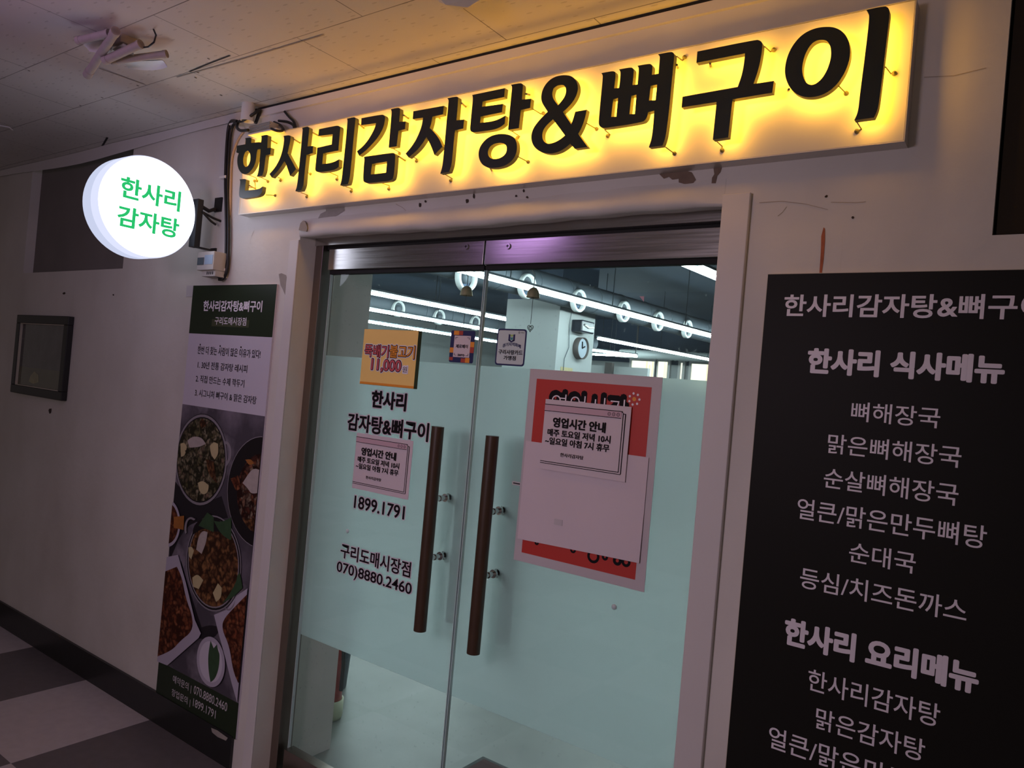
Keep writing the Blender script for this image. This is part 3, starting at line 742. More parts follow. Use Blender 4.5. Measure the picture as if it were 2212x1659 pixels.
# =================================================================== PROJECTING LIGHTBOX
LX, LYc, LZc, LR = -2.909, -0.320, 2.125, 0.193
lb = empty('projecting_lightbox', (LX, -0.06, LZc))
tag(lb, 'round glowing white projecting sign with green lettering on a black bracket', 'sign')
mb = MB(); xr = LX - 0.010; th = 0.058
mb.lathe([(LR - 0.010, -th), (LR - 0.003, -th + 0.004), (LR, -th + 0.012), (LR, -0.006), (LR - 0.003, 0.0), (LR - 0.020, 0.0)], (xr, LYc, LZc), (1, 0, 0), M['lbrear'], 72)
mb.lathe([(LR - 0.01, -th), (0.0005, -th)], (xr, LYc, LZc), (1, 0, 0), M['lbface'], 72)
mb.build('rear_drum', lb)
mb = MB(); mb.lathe([(LR - 0.018, -0.001), (LR - 0.018, 0.015)], (xr, LYc, LZc), (1, 0, 0), M['lcd'], 72); mb.build('grey_seam', lb)
mb = MB()
mb.lathe([(LR - 0.02, 0), (LR, 0.001), (LR, 0.044), (LR - 0.004, 0.050)], (0.004, 0, 0), (1, 0, 0), M['lbrim'], 72)
mb.lathe([(LR - 0.004, 0.050), (LR - 0.012, 0.0535), (LR - 0.03, 0.054), (0.10, 0.055), (0.0005, 0.055)], (0.004, 0, 0), (1, 0, 0), M['lbface'], 72)
fc = mb.build('front_face'); fc.location = (LX, LYc, LZc); fc.parent = lb; fc.matrix_parent_inverse = lb.matrix_world.inverted()
xf = LX + 0.004 + 0.055 + 0.0012
def lbt(s, pl, prr, yt, yb):
    a, c = XP(*pl, xf), XP(*prr, xf); zc = (a.z + c.z) / 2; h = XP(pl[0], yt, xf).z - XP(pl[0], yb, xf).z
    vs, fs = glyphs(s, 0.03)
    m_ = MB(); m_.add([(xf + k, a.y + (c.y - a.y) * u, zc - h / 2 + h * v) for u, v, k in vs], fs, M['lbgreen']); m_.build('green_lettering', lb)
lbt('한사리', (260, 401), (390, 437), 384, 432)
lbt('감자탕', (253, 468), (387, 492), 441, 488)
# bracket: upright channel at the drum edge, two arms and wall plates
mb = MB(); yv = XP(424, 480, LX).y
z1_, z0_ = XP(432, 432, LX).z, XP(418, 534, LX).z
mb.box((LX - 0.022, yv - 0.012, z0_), (LX + 0.020, yv + 0.014, z1_), M['black']); mb.build('upright_channel', lb, bevel=0.002)
mb = MB(); mb.tube([(LX, yv, z1_ - 0.02), (LX, -0.04, z1_ - 0.035), (LX, -0.012, z1_ - 0.02)], 0.008, M['black'], 10)
q = WP(480, 428, -0.004); mb.box((LX - 0.02, -0.006, z1_ - 0.03), (LX + 0.03, 0, z1_ + 0.03), M['black']); mb.build('upper_arm', lb)
mb = MB(); mb.box((LX - 0.010, yv, z0_ + 0.000), (LX + 0.010, -0.004, z0_ + 0.006), M['black']); mb.box((LX - 0.02, -0.006, z0_ - 0.01), (LX + 0.02, 0, z0_ + 0.014), M['black']); mb.build('lower_arm', lb)
mb = MB(); mb.tube([(LX + 0.02, yv + 0.01, z1_ - 0.05), (LX + 0.025, yv + 0.06, z1_ - 0.065), (LX + 0.03, yv + 0.09, z1_ - 0.07)], 0.005, M['black'], 8)
mb.tube([(LX + 0.02, yv + 0.01, z1_ - 0.05), (LX + 0.025, yv + 0.05, z1_ - 0.08), (LX + 0.03, yv + 0.07, z1_ - 0.09)], 0.005, M['black'], 8); mb.build('cable_tail', lb)

# =================================================================== METER, DRIVER, CABLES
a, c = WP(427.6, 545, -0.07), WP(459.7, 580, -0.07)
mt = empty('electric_meter', ((a.x + c.x) / 2, 0, c.z)); tag(mt, 'small beige electricity meter on the wall below the round sign bracket', 'electric meter')
x0, x1, z0, z1 = a.x, c.x, WP(445, 583, -0.07).z, WP(445, 543, -0.07).z
MB().box((x0, -0.07, z0), (x1, 0, z1), M['greyp']).build('housing', mt, bevel=0.003)
hgt = z1 - z0; wd_ = x1 - x0
MB().box((x0 + 0.04 * wd_, -0.072, z0 + 0.28 * hgt), (x0 + 0.42 * wd_, -0.0695, z0 + 0.68 * hgt), M['lcd']).build('display', mt)
MB().box((x0 + 0.46 * wd_, -0.0712, z0 + 0.30 * hgt), (x0 + 0.95 * wd_, -0.0695, z0 + 0.80 * hgt), M['bluelab']).build('face_label', mt)
MB().box((x0 + 0.2 * wd_, -0.058, z0 - 0.32 * hgt), (x1, 0, z0), M['greyp']).build('terminal_cover', mt, bevel=0.002)
sl = MB()
for k in range(4): sl.box((x1 - 0.5 * wd_ + k * 0.11 * wd_, -0.0588, z0 - 0.22 * hgt), (x1 - 0.5 * wd_ + k * 0.11 * wd_ + 0.05 * wd_, -0.0575, z0 - 0.06 * hgt), M['dark'])
sl.build('terminal_slots', mt)

dr = empty('sign_power_supply', WP(560, 285, -0.05)); tag(dr, 'ribbed aluminium power supply sitting on the upper left end of the signboard', 'power supply')
yd = -0.084; a, c = WP(536, 282, yd), WP(582, 270, yd)
z0, z1 = WP(582, 279.7, yd).z, WP(582, 261, yd).z
mb = MB(); mb.box((a.x, yd + 0.006, z0), (c.x, -0.03, z1), M['alu'])
nr = 7
for k in range(nr):
    zz = z0 + (z1 - z0) * (k + 0.15) / nr; mb.box((a.x, yd, zz), (c.x, yd + 0.007, zz + (z1 - z0) / nr * 0.62), M['alu'])
mb.build('ribbed_case', dr)
mb = MB(); mb.box((a.x + 0.004, yd - 0.004, z0 - 0.006), (c.x + 0.05, -0.046, z0 - 0.001), M['panel']); mb.build('mounting_plate', dr)
def cable(name, pts, r, m, label, group=None, seg=8):
    # smooth path through pixel/depth triples
    P = [WP(x, y, Y) for x, y, Y in pts]
    out = []
    for i in range(len(P) - 1):
        p0, p1, p2, p3 = P[max(i - 1, 0)], P[i], P[i + 1], P[min(i + 2, len(P) - 1)]
        for k in range(6):
            t = k / 6
            out.append(0.5 * ((2 * p1) + (p2 - p0) * t + (2 * p0 - 5 * p1 + 4 * p2 - p3) * t * t + (3 * p1 - p0 - 3 * p2 + p3) * t ** 3))
    out.append(P[-1])
    o = MB().tube(out, r, m, seg).build(name)
    return tag(o, label, 'cable', group)
cable('power_cable', [(512, 262, -.05), (500, 262, -.02), (493, 280, -.012), (489, 330, -.012), (487, 390, -.012), (488, 440, -.012), (489, 500, -.012), (488, 550, -.012), (486, 580, -.012), (478, 595, -.014), (468, 597, -.03)], 0.0065, M['cable'], 'left black cable running down the wall from the ceiling corner to the meter')
cable('power_cable', [(514, 266, -.05), (506, 268, -.02), (499, 285, -.012), (495, 330, -.012), (492, 390, -.012), (493, 440, -.012), (494, 500, -.012), (493, 550, -.012), (490, 585, -.012), (482, 602, -.014), (471, 603, -.03)], 0.0065, M['cable'], 'right black cable running down the wall beside the beige one')
cable('power_cable', [(526, 285, -.006), (515, 300, -.006), (505, 325, -.006), (500, 350, -.006), (498, 400, -.006), (497, 450, -.006), (495, 470, -.006)], 0.0045, M['beige'], 'beige cable sloping down the wall from the power supply')
cable('power_cable', [(562, 236, -.03), (545, 248, -.05), (525, 260, -.06), (515, 264, -.05), (512, 275, -.06), (520, 282, -.08), (536, 281, -.10)], 0.006, M['cable'], 'black cable looping from the ceiling corner into the power supply')
cable('power_cable', [(562, 236, -.02), (558, 250, -.02), (552, 266, -.03)], 0.007, M['cable'], 'short black cable dropping from the ceiling corner behind the white pipe')
cable('power_cable', [(528, 237, -.05), (545, 238, -.03), (562, 237, -.02)], 0.006, M['cable'], 'short black cable lying along the ceiling corner above the white pipe')
cable('power_cable', [(586, 278, -.09), (600, 283, -.08), (612, 281, -.05), (605, 270, -.04), (592, 264, -.04)], 0.005, M['cable'], 'black lead leaving the right end of the power supply')
cable('power_cable', [(602, 261, -.02), (620, 263, -.02), (633, 270, -.02), (636, 280, -.03)], 0.005, M['cable'], 'black lead arching over the sign top right of the power supply')
cable('power_cable', [(615, 241, -.015), (624, 252, -.015), (634, 262, -.02), (638, 275, -.02), (634, 283, -.035)], 0.005, M['cable'], 'black cable end standing up from behind the signboard')
for px, lab in (((486, 384), 'white clip round the cables beside the round sign'), ((484, 584), 'white clip round the cables beside the meter'), ((507, 268), 'white clip round the cables under the ceiling corner')):
    q = WP(*px, -0.006); o = MB().box((q.x - 0.022, -0.02, q.z - 0.006), (q.x + 0.024, 0.0, q.z + 0.006), M['white']).build('cable_clip', bevel=0.003); tag(o, lab, 'clip')
q = WP(534, 262, -0.05)
mb = MB(); mb.lathe([(0.026, 0.0), (0.026, ZC - q.z + 0.002)], q, (0, 0, 1), M['white'], 28); mb.lathe([(0.026, 0), (0.021, 0), (0.021, 0.06)], q, (0, 0, 1), M['white'], 28)
tag(mb.build('conduit_pipe'), 'short white plastic pipe hanging from the ceiling corner behind the cables', 'pipe')

# =================================================================== BANNER
BY = -0.008
bx0, bx1 = (WP(417, 617, BY).x + WP(338, 1490, BY).x) / 2, (WP(600, 614, BY).x + WP(507, 1597, BY).x) / 2
bz0, bz1 = WP(507, 1597, BY).z, WP(417, 617, BY).z
ban = empty('menu_banner', ((bx0 + bx1) / 2, 0, bz0)); tag(ban, 'tall printed banner with dark green header and food photos left of the doors', 'banner')
zA, zB, zC_ = WP(411, 720, BY).z, (WP(398, 874, BY).z + WP(575, 899, BY).z) / 2, (WP(345.7, 1429.7, BY).z + WP(514, 1518, BY).z) / 2
MB().box((bx0, BY + 0.0005, bz0), (bx1, -0.0005, bz1), M['lilac']).build('backing_board', ban)
hd = MB().poly([(bx0, BY, zA), (bx1, BY, zA), (bx1, BY, bz1), (bx0, BY, bz1)], M['green'])
xa, xb, za, zb = line_box((464, 692.8), (532, 694.7), 684, 700, BY)
hd.poly([(xa - .02, BY - .0004, za - .008), (xb + .02, BY - .0004, za - .008), (xb + .02, BY - .0004, za + .022), (xa - .02, BY - .0004, za + .022)], M['olive'])
hd = hd.build('header', ban)
def bl(s, L, R, yt, yb, m, off, par, sh=0.0):
    mb = MB(); line_text(mb, s, L, R, yt, yb, BY - 0.0010, m, off, sh); return mb.build('lettering', par)
bl('한사리감자탕&뼈구이', (439.4, 660.6), (566.5, 662), 649, 672, M['whiteink'], 0.03, hd)
bl('구리도매시장점', (464, 692.8), (532, 694.7), 684, 701, M['whiteink'], 0.012, hd)
tp = MB().poly([(bx0, BY, zB), (bx1, BY, zB), (bx1, BY, zA), (bx0, BY, zA)], M['lilac']).build('text_panel', ban)
bl('한번 더 찾는 사람이 많은 이유가 있다!', (427, 757), (562.8, 763.8), 748.5, 766, M['ink'], 0.008, tp)
bl('1. 30년 전통 감자탕 레시피', (427, 789), (534, 795.6), 781, 797, M['ink'], 0.008, tp)
bl('2. 직접 만드는 수제 깍두기', (423, 818), (527.6, 828.3), 810, 826, M['ink'], 0.008, tp)
bl('3. 시그니처 뼈구이 & 맑은 감자탕', (421, 848.8), (553.8, 863.8), 841, 857, M['ink'], 0.008, tp)
for px in ((433, 744.5), (476, 747.5), (521, 750)):
    q = WP(*px, BY); mb = MB(); mb.lathe([(0.004, -0.0012), (0.0001, -0.0012)], (q.x, BY, q.z), (0, 1, 0), M['ink'], 10)
    mb.build('emphasis_dot', tp)
ph = MB(); lay = [0]
def prt(pts, m, sm=True):
    lay[0] += 1
    P = [WP(x, y, BY) for x, y in pts]
    P = [Vector((p.x, p.z)) for p in P]
    if sm: P = smooth_poly(P, 60)
    area_ = sum(P[i - 1].x * P[i].y - P[i].x * P[i - 1].y for i in range(len(P)))
    if area_ < 0: P = P[::-1]
    P = clip([tuple(p) for p in P], bx0, bx1, zC_, zB)
    if P:
        tri_fill([P], 0, m, None, None, ph, lambda u, v, d: (u, BY - 0.0002 * lay[0], v))
def circ(c, top, bot, k, m, n=44):
    P = WP(*c, BY); r = (WP(*top, BY).z - WP(*bot, BY).z) / 2 * k
    lay[0] += 1
    P = clip([(P.x + r * math.cos(2 * math.pi * i / n), P.z + r * math.sin(2 * math.pi * i / n)) for i in range(n)], bx0, bx1, zC_, zB)
    if P: ph.poly([(u, BY - 0.0002 * lay[0], v) for u, v in P], m)
A = lambda x, y: (300 + x * .2351, 860 + y * .2351)
Bq = lambda x, y: (300 + x * .2767, 1200 + y * .2767)
ph.poly([(bx0, BY, zC_), (bx1, BY, zC_), (bx1, BY, zB), (bx0, BY, zB)], M['slate'])
prt([A(330, 760), A(520, 1000), A(760, 900), A(820, 1100), A(700, 1120), A(430, 1150), A(280, 1500), A(280, 900)], M['tshadow'])
prt([Bq(330, 40), Bq(420, 350), Bq(490, 560), Bq(560, 540), Bq(640, 560), Bq(600, 640), Bq(500, 660), Bq(300, 600)], M['tshadow'])
c1 = (A(566, 565), A(560, 135), A(560, 992)); circ(*c1, 1.0, M['potdark']); circ(*c1, 0.985, M['potrim']); circ(*c1, 0.93, M['potdark']); circ(*c1, 0.90, M['food1'])
ph_ring = [A(785, 395), A(830, 400), A(858, 480), A(845, 580), A(795, 640), A(792, 610), A(825, 560), A(835, 480), A(818, 425), A(788, 420)]
prt(ph_ring, M['potrim'])
for pts in ([A(655, 440), A(690, 400), A(730, 420), A(735, 510), A(700, 565), A(665, 520)], [A(385, 420), A(420, 405), A(445, 450), A(425, 530), A(390, 540)], [A(545, 780), A(590, 755), (A(645, 800)), A(640, 860), A(600, 890), A(560, 860)]): prt(pts, M['potato'])
prt([A(450, 390), A(500, 350), A(580, 360), A(620, 420), A(560, 450), A(470, 455)], M['noodle'])
prt([A(560, 220), A(590, 185), A(625, 250), A(580, 280)], M['food3']); prt([A(620, 560), A(690, 580), A(720, 780), A(680, 740), A(640, 680)], M['food3'])
prt([A(430, 480), A(560, 460), A(620, 540), A(560, 650), A(470, 640)], M['food1'])
c2 = (A(1120, 862), A(1150, 355), A(1060, 1372)); circ(*c2, 1.0, M['potrim']); circ(*c2, 0.985, M['potdark']); circ((A(1130, 880)), c2[1], c2[2], 0.72, M['food2'])
prt([A(985, 565), A(1040, 560), A(1065, 600), A(1020, 620)], M['carrot']); prt([A(960, 780), A(1050, 640), A(1120, 660), A(1110, 870), A(1040, 880), A(1010, 830)], M['noodle'])
prt([A(850, 740), A(920, 710), A(950, 830), A(900, 850)], M['food4']); prt([A(960, 1100), A(1060, 1110), A(1080, 1240), A(1000, 1180)], M['food3'])
cp = (A(270, 1148), A(330, 925), A(330, 1370)); circ(*cp, 1.0, M['plate']); circ(*cp, 0.86, M['food4']); prt([A(330, 1090), A(425, 1080), A(420, 1210), A(330, 1190)], M['carrot'])
c3 = ((462, 1216), (463, 1110), (463, 1320)); circ(*c3, 1.0, M['potrim']); circ(*c3, 0.97, M['potdark']); circ(*c3, 0.93, M['potrim']); circ(*c3, 0.90, M['food3'])
prt([A(520, 1150), A(650, 1080), A(780, 1130), A(850, 1250), A(700, 1220), A(600, 1190), A(500, 1260)], M['potdark'])
prt([A(640, 1050), A(700, 1090), A(700, 1230), A(650, 1210), A(560, 1170)], M['leaf']); prt([A(700, 1125), A(770, 1140), A(860, 1095), A(862, 1300), A(840, 1300), A(760, 1240)], M['leaf'])
prt([Bq(780, 150), Bq(770, 210), Bq(700, 330), Bq(660, 370), Bq(740, 330), Bq(820, 250), Bq(800, 130)], M['leaf'])
prt([A(540, 1390), A(560, 1270), A(600, 1215), A(645, 1230), A(630, 1330), A(590, 1430)], M['noodle'])
prt([A(470, 1370), A(500, 1360), A(520, 1400), A(495, 1480), A(470, 1450)], M['potato']); prt([Bq(430, 170), Bq(470, 140), Bq(515, 190), Bq(480, 260), Bq(435, 240)], M['potato']); prt([Bq(590, 290), Bq(630, 215), Bq(660, 250), Bq(655, 330), Bq(615, 360)], M['potato'])
prt([A(430, 1200), A(445, 1120), A(490, 1085), A(535, 1110), A(520, 1125), A(490, 1105), A(460, 1130), A(450, 1200), A(455, 1235), A(440, 1245)], M['potrim'])
prt([A(375, 1438), Bq(380, 210), Bq(450, 500), Bq(497, 605), Bq(480, 640), Bq(235, 855), Bq(100, 800), Bq(180, 20)], M['plate'], False)
prt([Bq(120, 160), Bq(250, 110), Bq(310, 85), Bq(350, 170), Bq(380, 330), Bq(435, 480), Bq(430, 590), Bq(340, 660), Bq(270, 740), Bq(120, 800)], M['food4'])
prt([Bq(600, 460), Bq(700, 420), Bq(780, 310), Bq(890, 235), Bq(940, 500), Bq(900, 1100), Bq(780, 1140), Bq(740, 1000), Bq(690, 800), Bq(640, 620)], M['plate'], False)
prt([Bq(670, 500), Bq(760, 400), Bq(870, 290), Bq(920, 600), Bq(900, 950), Bq(790, 990), Bq(750, 900), Bq(720, 700), Bq(665, 580)], M['food4'])
prt([Bq(680, 400), Bq(720, 420), Bq(760, 370), Bq(770, 320), Bq(760, 390), Bq(725, 432), Bq(690, 420)], M['potrim'])
c4 = (Bq(575, 825), Bq(580, 622), Bq(575, 1015)); P_ = WP(*c4[0], BY); circ(*c4, 1.0, M['plate']); circ(*c4, 0.82, M['lilac'])
prt([Bq(575, 660), Bq(600, 720), Bq(625, 690), Bq(635, 740), Bq(648, 770), Bq(640, 880), Bq(610, 960), Bq(575, 985), Bq(560, 900), Bq(555, 780)], M['leaf'])
pho = ph.build('food_photo', ban)
ft = MB().poly([(bx0, BY, bz0), (bx1, BY, bz0), (bx1, BY, zC_), (bx0, BY, zC_)], M['green']).build('footer', ban)
bl('예약문의 |', (373.3, 1467), (413, 1488), 1457, 1477, M['lam'], 0.008, ft); bl('070.8880.2460', (418.5, 1491), (491, 1526.5), 1481, 1500, M['lam'], 0.008, ft)
bl('창업문의 |', (370.6, 1497.5), (411, 1516.5), 1488, 1507, M['lam'], 0.008, ft); bl('1899.1791', (417, 1519), (466, 1541.7), 1510, 1528, M['lam'], 0.008, ft)
o = MB().box((WP(404, 617, -0.001).x, -0.002, WP(405, 641, -0.001).z), (bx0 - 0.0005, -0.0002, WP(404, 617, -0.001).z), M['lam']).build('paper_scrap'); tag(o, 'small grey paper scrap at the upper left corner of the tall banner', 'paper')

# =================================================================== FRAMED PICTURE
fx0, fx1 = (WP(35.4, 679.7, -.03).x + WP(23, 846.5, -.03).x) / 2, (WP(147, 683, -.03).x + WP(132, 866, -.03).x) / 2
fz0, fz1 = (WP(23, 846.5, -.03).z + WP(132, 866, -.03).z) / 2, (WP(35.4, 679.7, -.03).z + WP(147, 683, -.03).z) / 2
pf = empty('picture_frame', ((fx0 + fx1) / 2, 0, fz0)); tag(pf, 'black framed picture hanging on the left wall below the boarded opening', 'picture')
mb = MB(); fw = 0.045
for (xa, xb, za, zb) in ((fx0, fx1, fz0, fz0 + fw), (fx0, fx1, fz1 - fw, fz1), (fx0, fx0 + fw, fz0 + fw, fz1 - fw), (fx1 - fw, fx1, fz0 + fw, fz1 - fw)): mb.box((xa, -0.03, za), (xb, 0, zb), M['black'])
mb.build('frame', pf, bevel=0.003)
mb = MB()
i0, i1, j0, j1 = fx0 + fw, fx1 - fw, fz0 + fw, fz1 - fw; e_ = 0.004
for (xa, xb, za, zb) in ((i0, i1, j0, j0 + e_), (i0, i1, j1 - e_, j1), (i0, i0 + e_, j0 + e_, j1 - e_), (i1 - e_, i1, j0 + e_, j1 - e_)): mb.box((xa, -0.026, za), (xb, -0.012, zb), M['edge'])
mb.build('inner_beading', pf)
mb = MB(); zs = j0 + (j1 - j0) * 0.30
mb.box((i0, -0.014, zs), (i1, -0.004, j1), M['picglass']).box((i0, -0.014, j0), (i1, -0.004, zs), M['piclow'])
mb.poly([(i0 + (i1 - i0) * u, -0.0145, j0 + (j1 - j0) * v) for u, v in ((.27, .08), (.38, .05), (.5, .09), (.48, .2), (.38, .25), (.30, .17))], M['picrefl'])  # yellowish reflection in the glass, painted as a patch
mb.build('glazed_print', pf)

# =================================================================== MENU BOARD (right)
MY = -0.012
mx0 = (WP(1657, 593, MY).x + WP(1567, 1659, MY).x) / 2; mz1 = (WP(1657, 593, MY).z + WP(2212, 579, MY).z) / 2
mxr = mx0 + 0.92
me_ = empty('menu_board', (0.05, 0, 0.16)); tag(me_, 'large black wall menu board with white lettering right of the doors', 'menu board')
MB().box((mx0, MY + 0.001, 0.16), (mxr, -0.0005, mz1), M['edge']).box((mx0 + 0.0015, MY, 0.16), (mxr, MY + 0.0012, mz1 - 0.0015), M['menu']).build('board', me_)
for (s, L, R, yt, yb, off) in [
    ('한사리감자탕&뼈구이', (1693.5, 660.7), (2263, 662), 636.5, 683.5, 0.022),
    ('한사리 식사메뉴', (1743.9, 779.8), (2171, 797.9), 750.5, 806, 0.050),
    ('뼈해장국', (1839, 888), (2031, 903.6), 867, 909, 0.006),
    ('맑은뼈해장국', (1788, 960.5), (2077, 985), 939.5, 982, 0.006),
    ('순살뼈해장국', (1779.5, 1036), (2070.6, 1065), 1014.5, 1058, 0.006),
    ('얼큰/맑은만두뼈탕', (1722, 1101.5), (2131.6, 1157.5), 1079, 1124, 0.006),
    ('순대국', (1834, 1197), (1978.4, 1212), 1175, 1219, 0.006),
    ('등심/치즈돈까스', (1728, 1252), (2089, 1316), 1229.5, 1274.5, 0.006),
    ('한사리 요리메뉴', (1694, 1365), (2115, 1465), 1334.5, 1395, 0.050),
    ('한사리감자탕', (1745, 1471), (2030.6, 1543), 1448.5, 1496, 0.006),
    ('맑은감자탕', (1762, 1554), (1998, 1619), 1531.5, 1578, 0.006),
    ('얼큰/맑은만두감자탕', (1660, 1597), (2140, 1745), 1574, 1622, 0.006)]:
    mb = MB(); line_text(mb, s, L, R, yt, yb, MY - 0.0006, M['whiteink'], off); mb.build('lettering', me_)

# =================================================================== THINGS ON THE DOORS
def quad(px, Y):
    P = [WP(*p, Y) for p in px]      # TL TR BR BL
    return (P[0].x + P[3].x) / 2, (P[1].x + P[2].x) / 2, (P[2].z + P[3].z) / 2, (P[0].z + P[1].z) / 2
# yellow price sign
q4 = [(787, 711), (904, 713.5), (894, 840), (777, 829)]; y0 = GY - 0.024
x0, x1, z0, z1 = quad(q4, y0)
ps = empty('price_sign', ((x0 + x1) / 2, GY, z0)); tag(ps, 'thick yellow price sign reading 11,000 on the left door', 'sign')
MB().box((x0, y0 + 0.0005, z0), (x1, GY - 0.0065, z1), M['olive']).build('foam_board', ps)
w_, h_ = x1 - x0, z1 - z0
MB().box((x0 + .0005, y0, z0 + 0.0005), (x1 - .0005, y0 + 0.0006, z1 - .0005), M['yellow']).box((x0 + .0006, y0 - .0003, z0 + .0005), (x1 - .0006, y0, z0 + .009), M['orange']).build('yellow_face', ps)
def two(mb, s, u0, u1, v0, v1, m1, m2, off):
    for e, dy, m_, o_ in ((.0056, .0004, M['whiteink'], .13), (.0026, .0010, m2, .065), (0, .0016, m1, off)):
        rect_text(mb, s, x0 + u0 * w_ - e, x0 + u1 * w_ + e, z0 + v0 * h_ - e, z0 + v1 * h_ + e, y0 - dy, m_, o_)
mb = MB(); two(mb, '뚝배기', .05, .50, .50, .72, M['pinktxt'], M['ink'], .02); mb.build('lettering', ps); mb = MB(); two(mb, '불고기', .52, .97, .51, .73, M['orange'], M['ink'], .02); mb.build('lettering', ps)
mb = MB(); two(mb, '11,000', .20, .75, .24, .47, M['pinktxt'], M['ink'], .02); mb.build('price', ps); mb = MB(); two(mb, '원', .78, .86, .27, .37, M['ink'], M['whiteink'], .0); mb.build('price', ps)

def notice(px, Y, label):
    x0, x1, z0, z1 = quad(px, Y); w_, h_ = x1 - x0, z1 - z0
    t = empty('hours_notice', ((x0 + x1) / 2, Y, z0)); tag(t, label, 'notice')
    n = 8; mb = MB()
    vs = [(x0 + w_ * i / n, Y - 0.0007 * (abs(i / n - .5) * 2) ** 3 - 0.0003 * math.sin(5 * j / n), z0 + h_ * j / n) for j in range(n + 1) for i in range(n + 1)]
    vs2 = [(x, y + 0.0006, z) for x, y, z in vs]
    fs = [(j * (n + 1) + i, j * (n + 1) + i + 1, (j + 1) * (n + 1) + i + 1, (j + 1) * (n + 1) + i) for j in range(n) for i in range(n)]
    mb.add(vs, fs, M['paper'], True); mb.add(vs2, [f[::-1] for f in fs], M['paper'], True); mb.build('sheet', t)
    Yt = Y - 0.0015
    def R(mb, u0, u1, v0, v1, m, dy=0): mb.poly([(x0 + u * w_, Yt + dy, z1 - v * h_) for u, v in ((u0, v1), (u1, v1), (u1, v0), (u0, v0))], m)
    fr = MB()
    R(fr, .0, .90, .075, .165, M['pink'], .0002)
    R(fr, .0, .91, .068, .078, M['ink']); R(fr, .0, .90, .160, .168, M['ink'])
    R(fr, .915, .923, .09, .885, M['ink']); R(fr, .94, .950, .11, .905, M['ink']); R(fr, .90, .915, .078, .09, M['ink']); R(fr, .923, .95, .1, .11, M['ink'])
    R(fr, .0, .92, .878, .888, M['ink']); R(fr, .0, .945, .905, .914, M['ink'])
    for u in (.765, .815, .865):
        fr.lathe([(.018 * w_, 0), (.0135 * w_, 0)], (x0 + u * w_, Yt - .0001, z1 - .12 * h_), (0, 1, 0), M['ink'], 14)
        R(fr, u - .007, u + .007, .117, .123, M['ink'])
    fr.build('printed_window_border', t)
    for (s, u0, u1, v, hh, off) in (('영업시간 안내', .115, .74, .315, .145, .045), ('매주 토요일 저녁 10시', .06, .805, .465, .105, .035), ('~일요일 아침 7시 휴무', .04, .80, .585, .105, .035), ('한사리감자탕', .24, .515, .76, .055, .02)):
        mb = MB(); rect_text(mb, s, x0 + u0 * w_, x0 + u1 * w_, z1 - (v + hh / 2) * h_, z1 - (v - hh / 2) * h_, Yt - .0002, M['ink'], off); mb.build('lettering', t)
    return t
notice([(771, 934), (893, 953), (882, 1081), (761, 1053)], GY - 0.0098, 'opening hours notice taped to the left door below the black lettering')
# laminated red poster with blank sheet and notice over it
Y1 = GY - 0.0085
x0, x1, z0, z1 = quad([(1144, 796.3), (1431.4, 815), (1391.6, 1279.9), (1111, 1208.7)], Y1)
po = empty('red_poster', ((x0 + x1) / 2, Y1, z0)); tag(po, 'large laminated red poster on the right door, mostly covered by a blank sheet', 'poster')
MB().box((x0, Y1, z0), (x1, Y1 + 0.0015, z1), M['lam']).build('laminate', po)
C8 = lambda x, y: (1050 + x * .3134, 780 + y * .3134)
a0, a1, c0, c1_ = quad([C8(348, 120), C8(1140, 182), C8(1030, 1508), C8(247, 1318)], Y1)
MB().poly([(a0, Y1 - .0003, c0), (a1, Y1 - .0003, c0), (a1, Y1 - .0003, c1_), (a0, Y1 - .0003, c1_)], M['red']).build('red_print', po)
mb = MB(); xa, xb, za, zb = line_box(C8(430, 285), C8(985, 330), 780 + 205 * .3134, 780 + 400 * .3134, Y1)
rect_text(mb, '영업시간', xa, xb, za, zb, Y1 - .0006, M['ink'], .10); rect_text(mb, '영업시간', xa + .012, xb - .004, za, zb - .016, Y1 - .0012, M['whiteink'], -.012); mb.build('brush_lettering', po)
mb = MB(); q = WP(*C8(1022, 262), Y1)
mb.lathe([(.006, 0), (.0001, 0)], (q.x, Y1 - .0008, q.z), (0, 1, 0), M['orange'], 12)
for k in range(7):
    t_ = 2 * math.pi * k / 7; mb.lathe([(.0035, 0), (.0001, 0)], (q.x + .016 * math.cos(t_), Y1 - .0008, q.z + .016 * math.sin(t_)), (0, 1, 0), M['whiteink'], 10)
mb.build('flower_mark', po)
mb = MB()
for (u, v, r1, r2) in ((600, 1300, .010, .004), (740, 1345, .020, .012), (820, 1350, .010, .003), (905, 1375, .014, .005), (965, 1385, .014, .006), (350, 1250, .008, .002)):
    q = WP(*C8(u, v), Y1); mb = MB(); mb.lathe([(r1, 0), (r2, 0)], (q.x, Y1 - .0007, q.z), (0, 1, 0), M['ink'], 20)
    mb.build('lower_lettering', po)
Y2 = GY - 0.0115
P = [C8(280, 548), C8(1133, 668), C8(1045, 1403), C8(212, 1210)]
x0, x1, z0, z1 = quad(P, Y2)
n = 8; mb = MB()
vs = [(x0 + (x1 - x0) * i / n, Y2 - 0.004 * max(0, i / n - .6) * max(0, .5 - j / n) * 4, z0 + (z1 - z0) * j / n + (0.010 * (i / n - .5) * (1 - j / n))) for j in range(n + 1) for i in range(n + 1)]
fs = [(j * (n + 1) + i, j * (n + 1) + i + 1, (j + 1) * (n + 1) + i + 1, (j + 1) * (n + 1) + i) for j in range(n) for i in range(n)]
mb.add(vs, fs, M['paper'], True); mb.add([(x, y + .0008, z) for x, y, z in vs], [f[::-1] for f in fs], M['paper'], True)
tag(mb.build('blank_sheet'), 'blank white sheet taped over the middle of the red poster', 'paper')
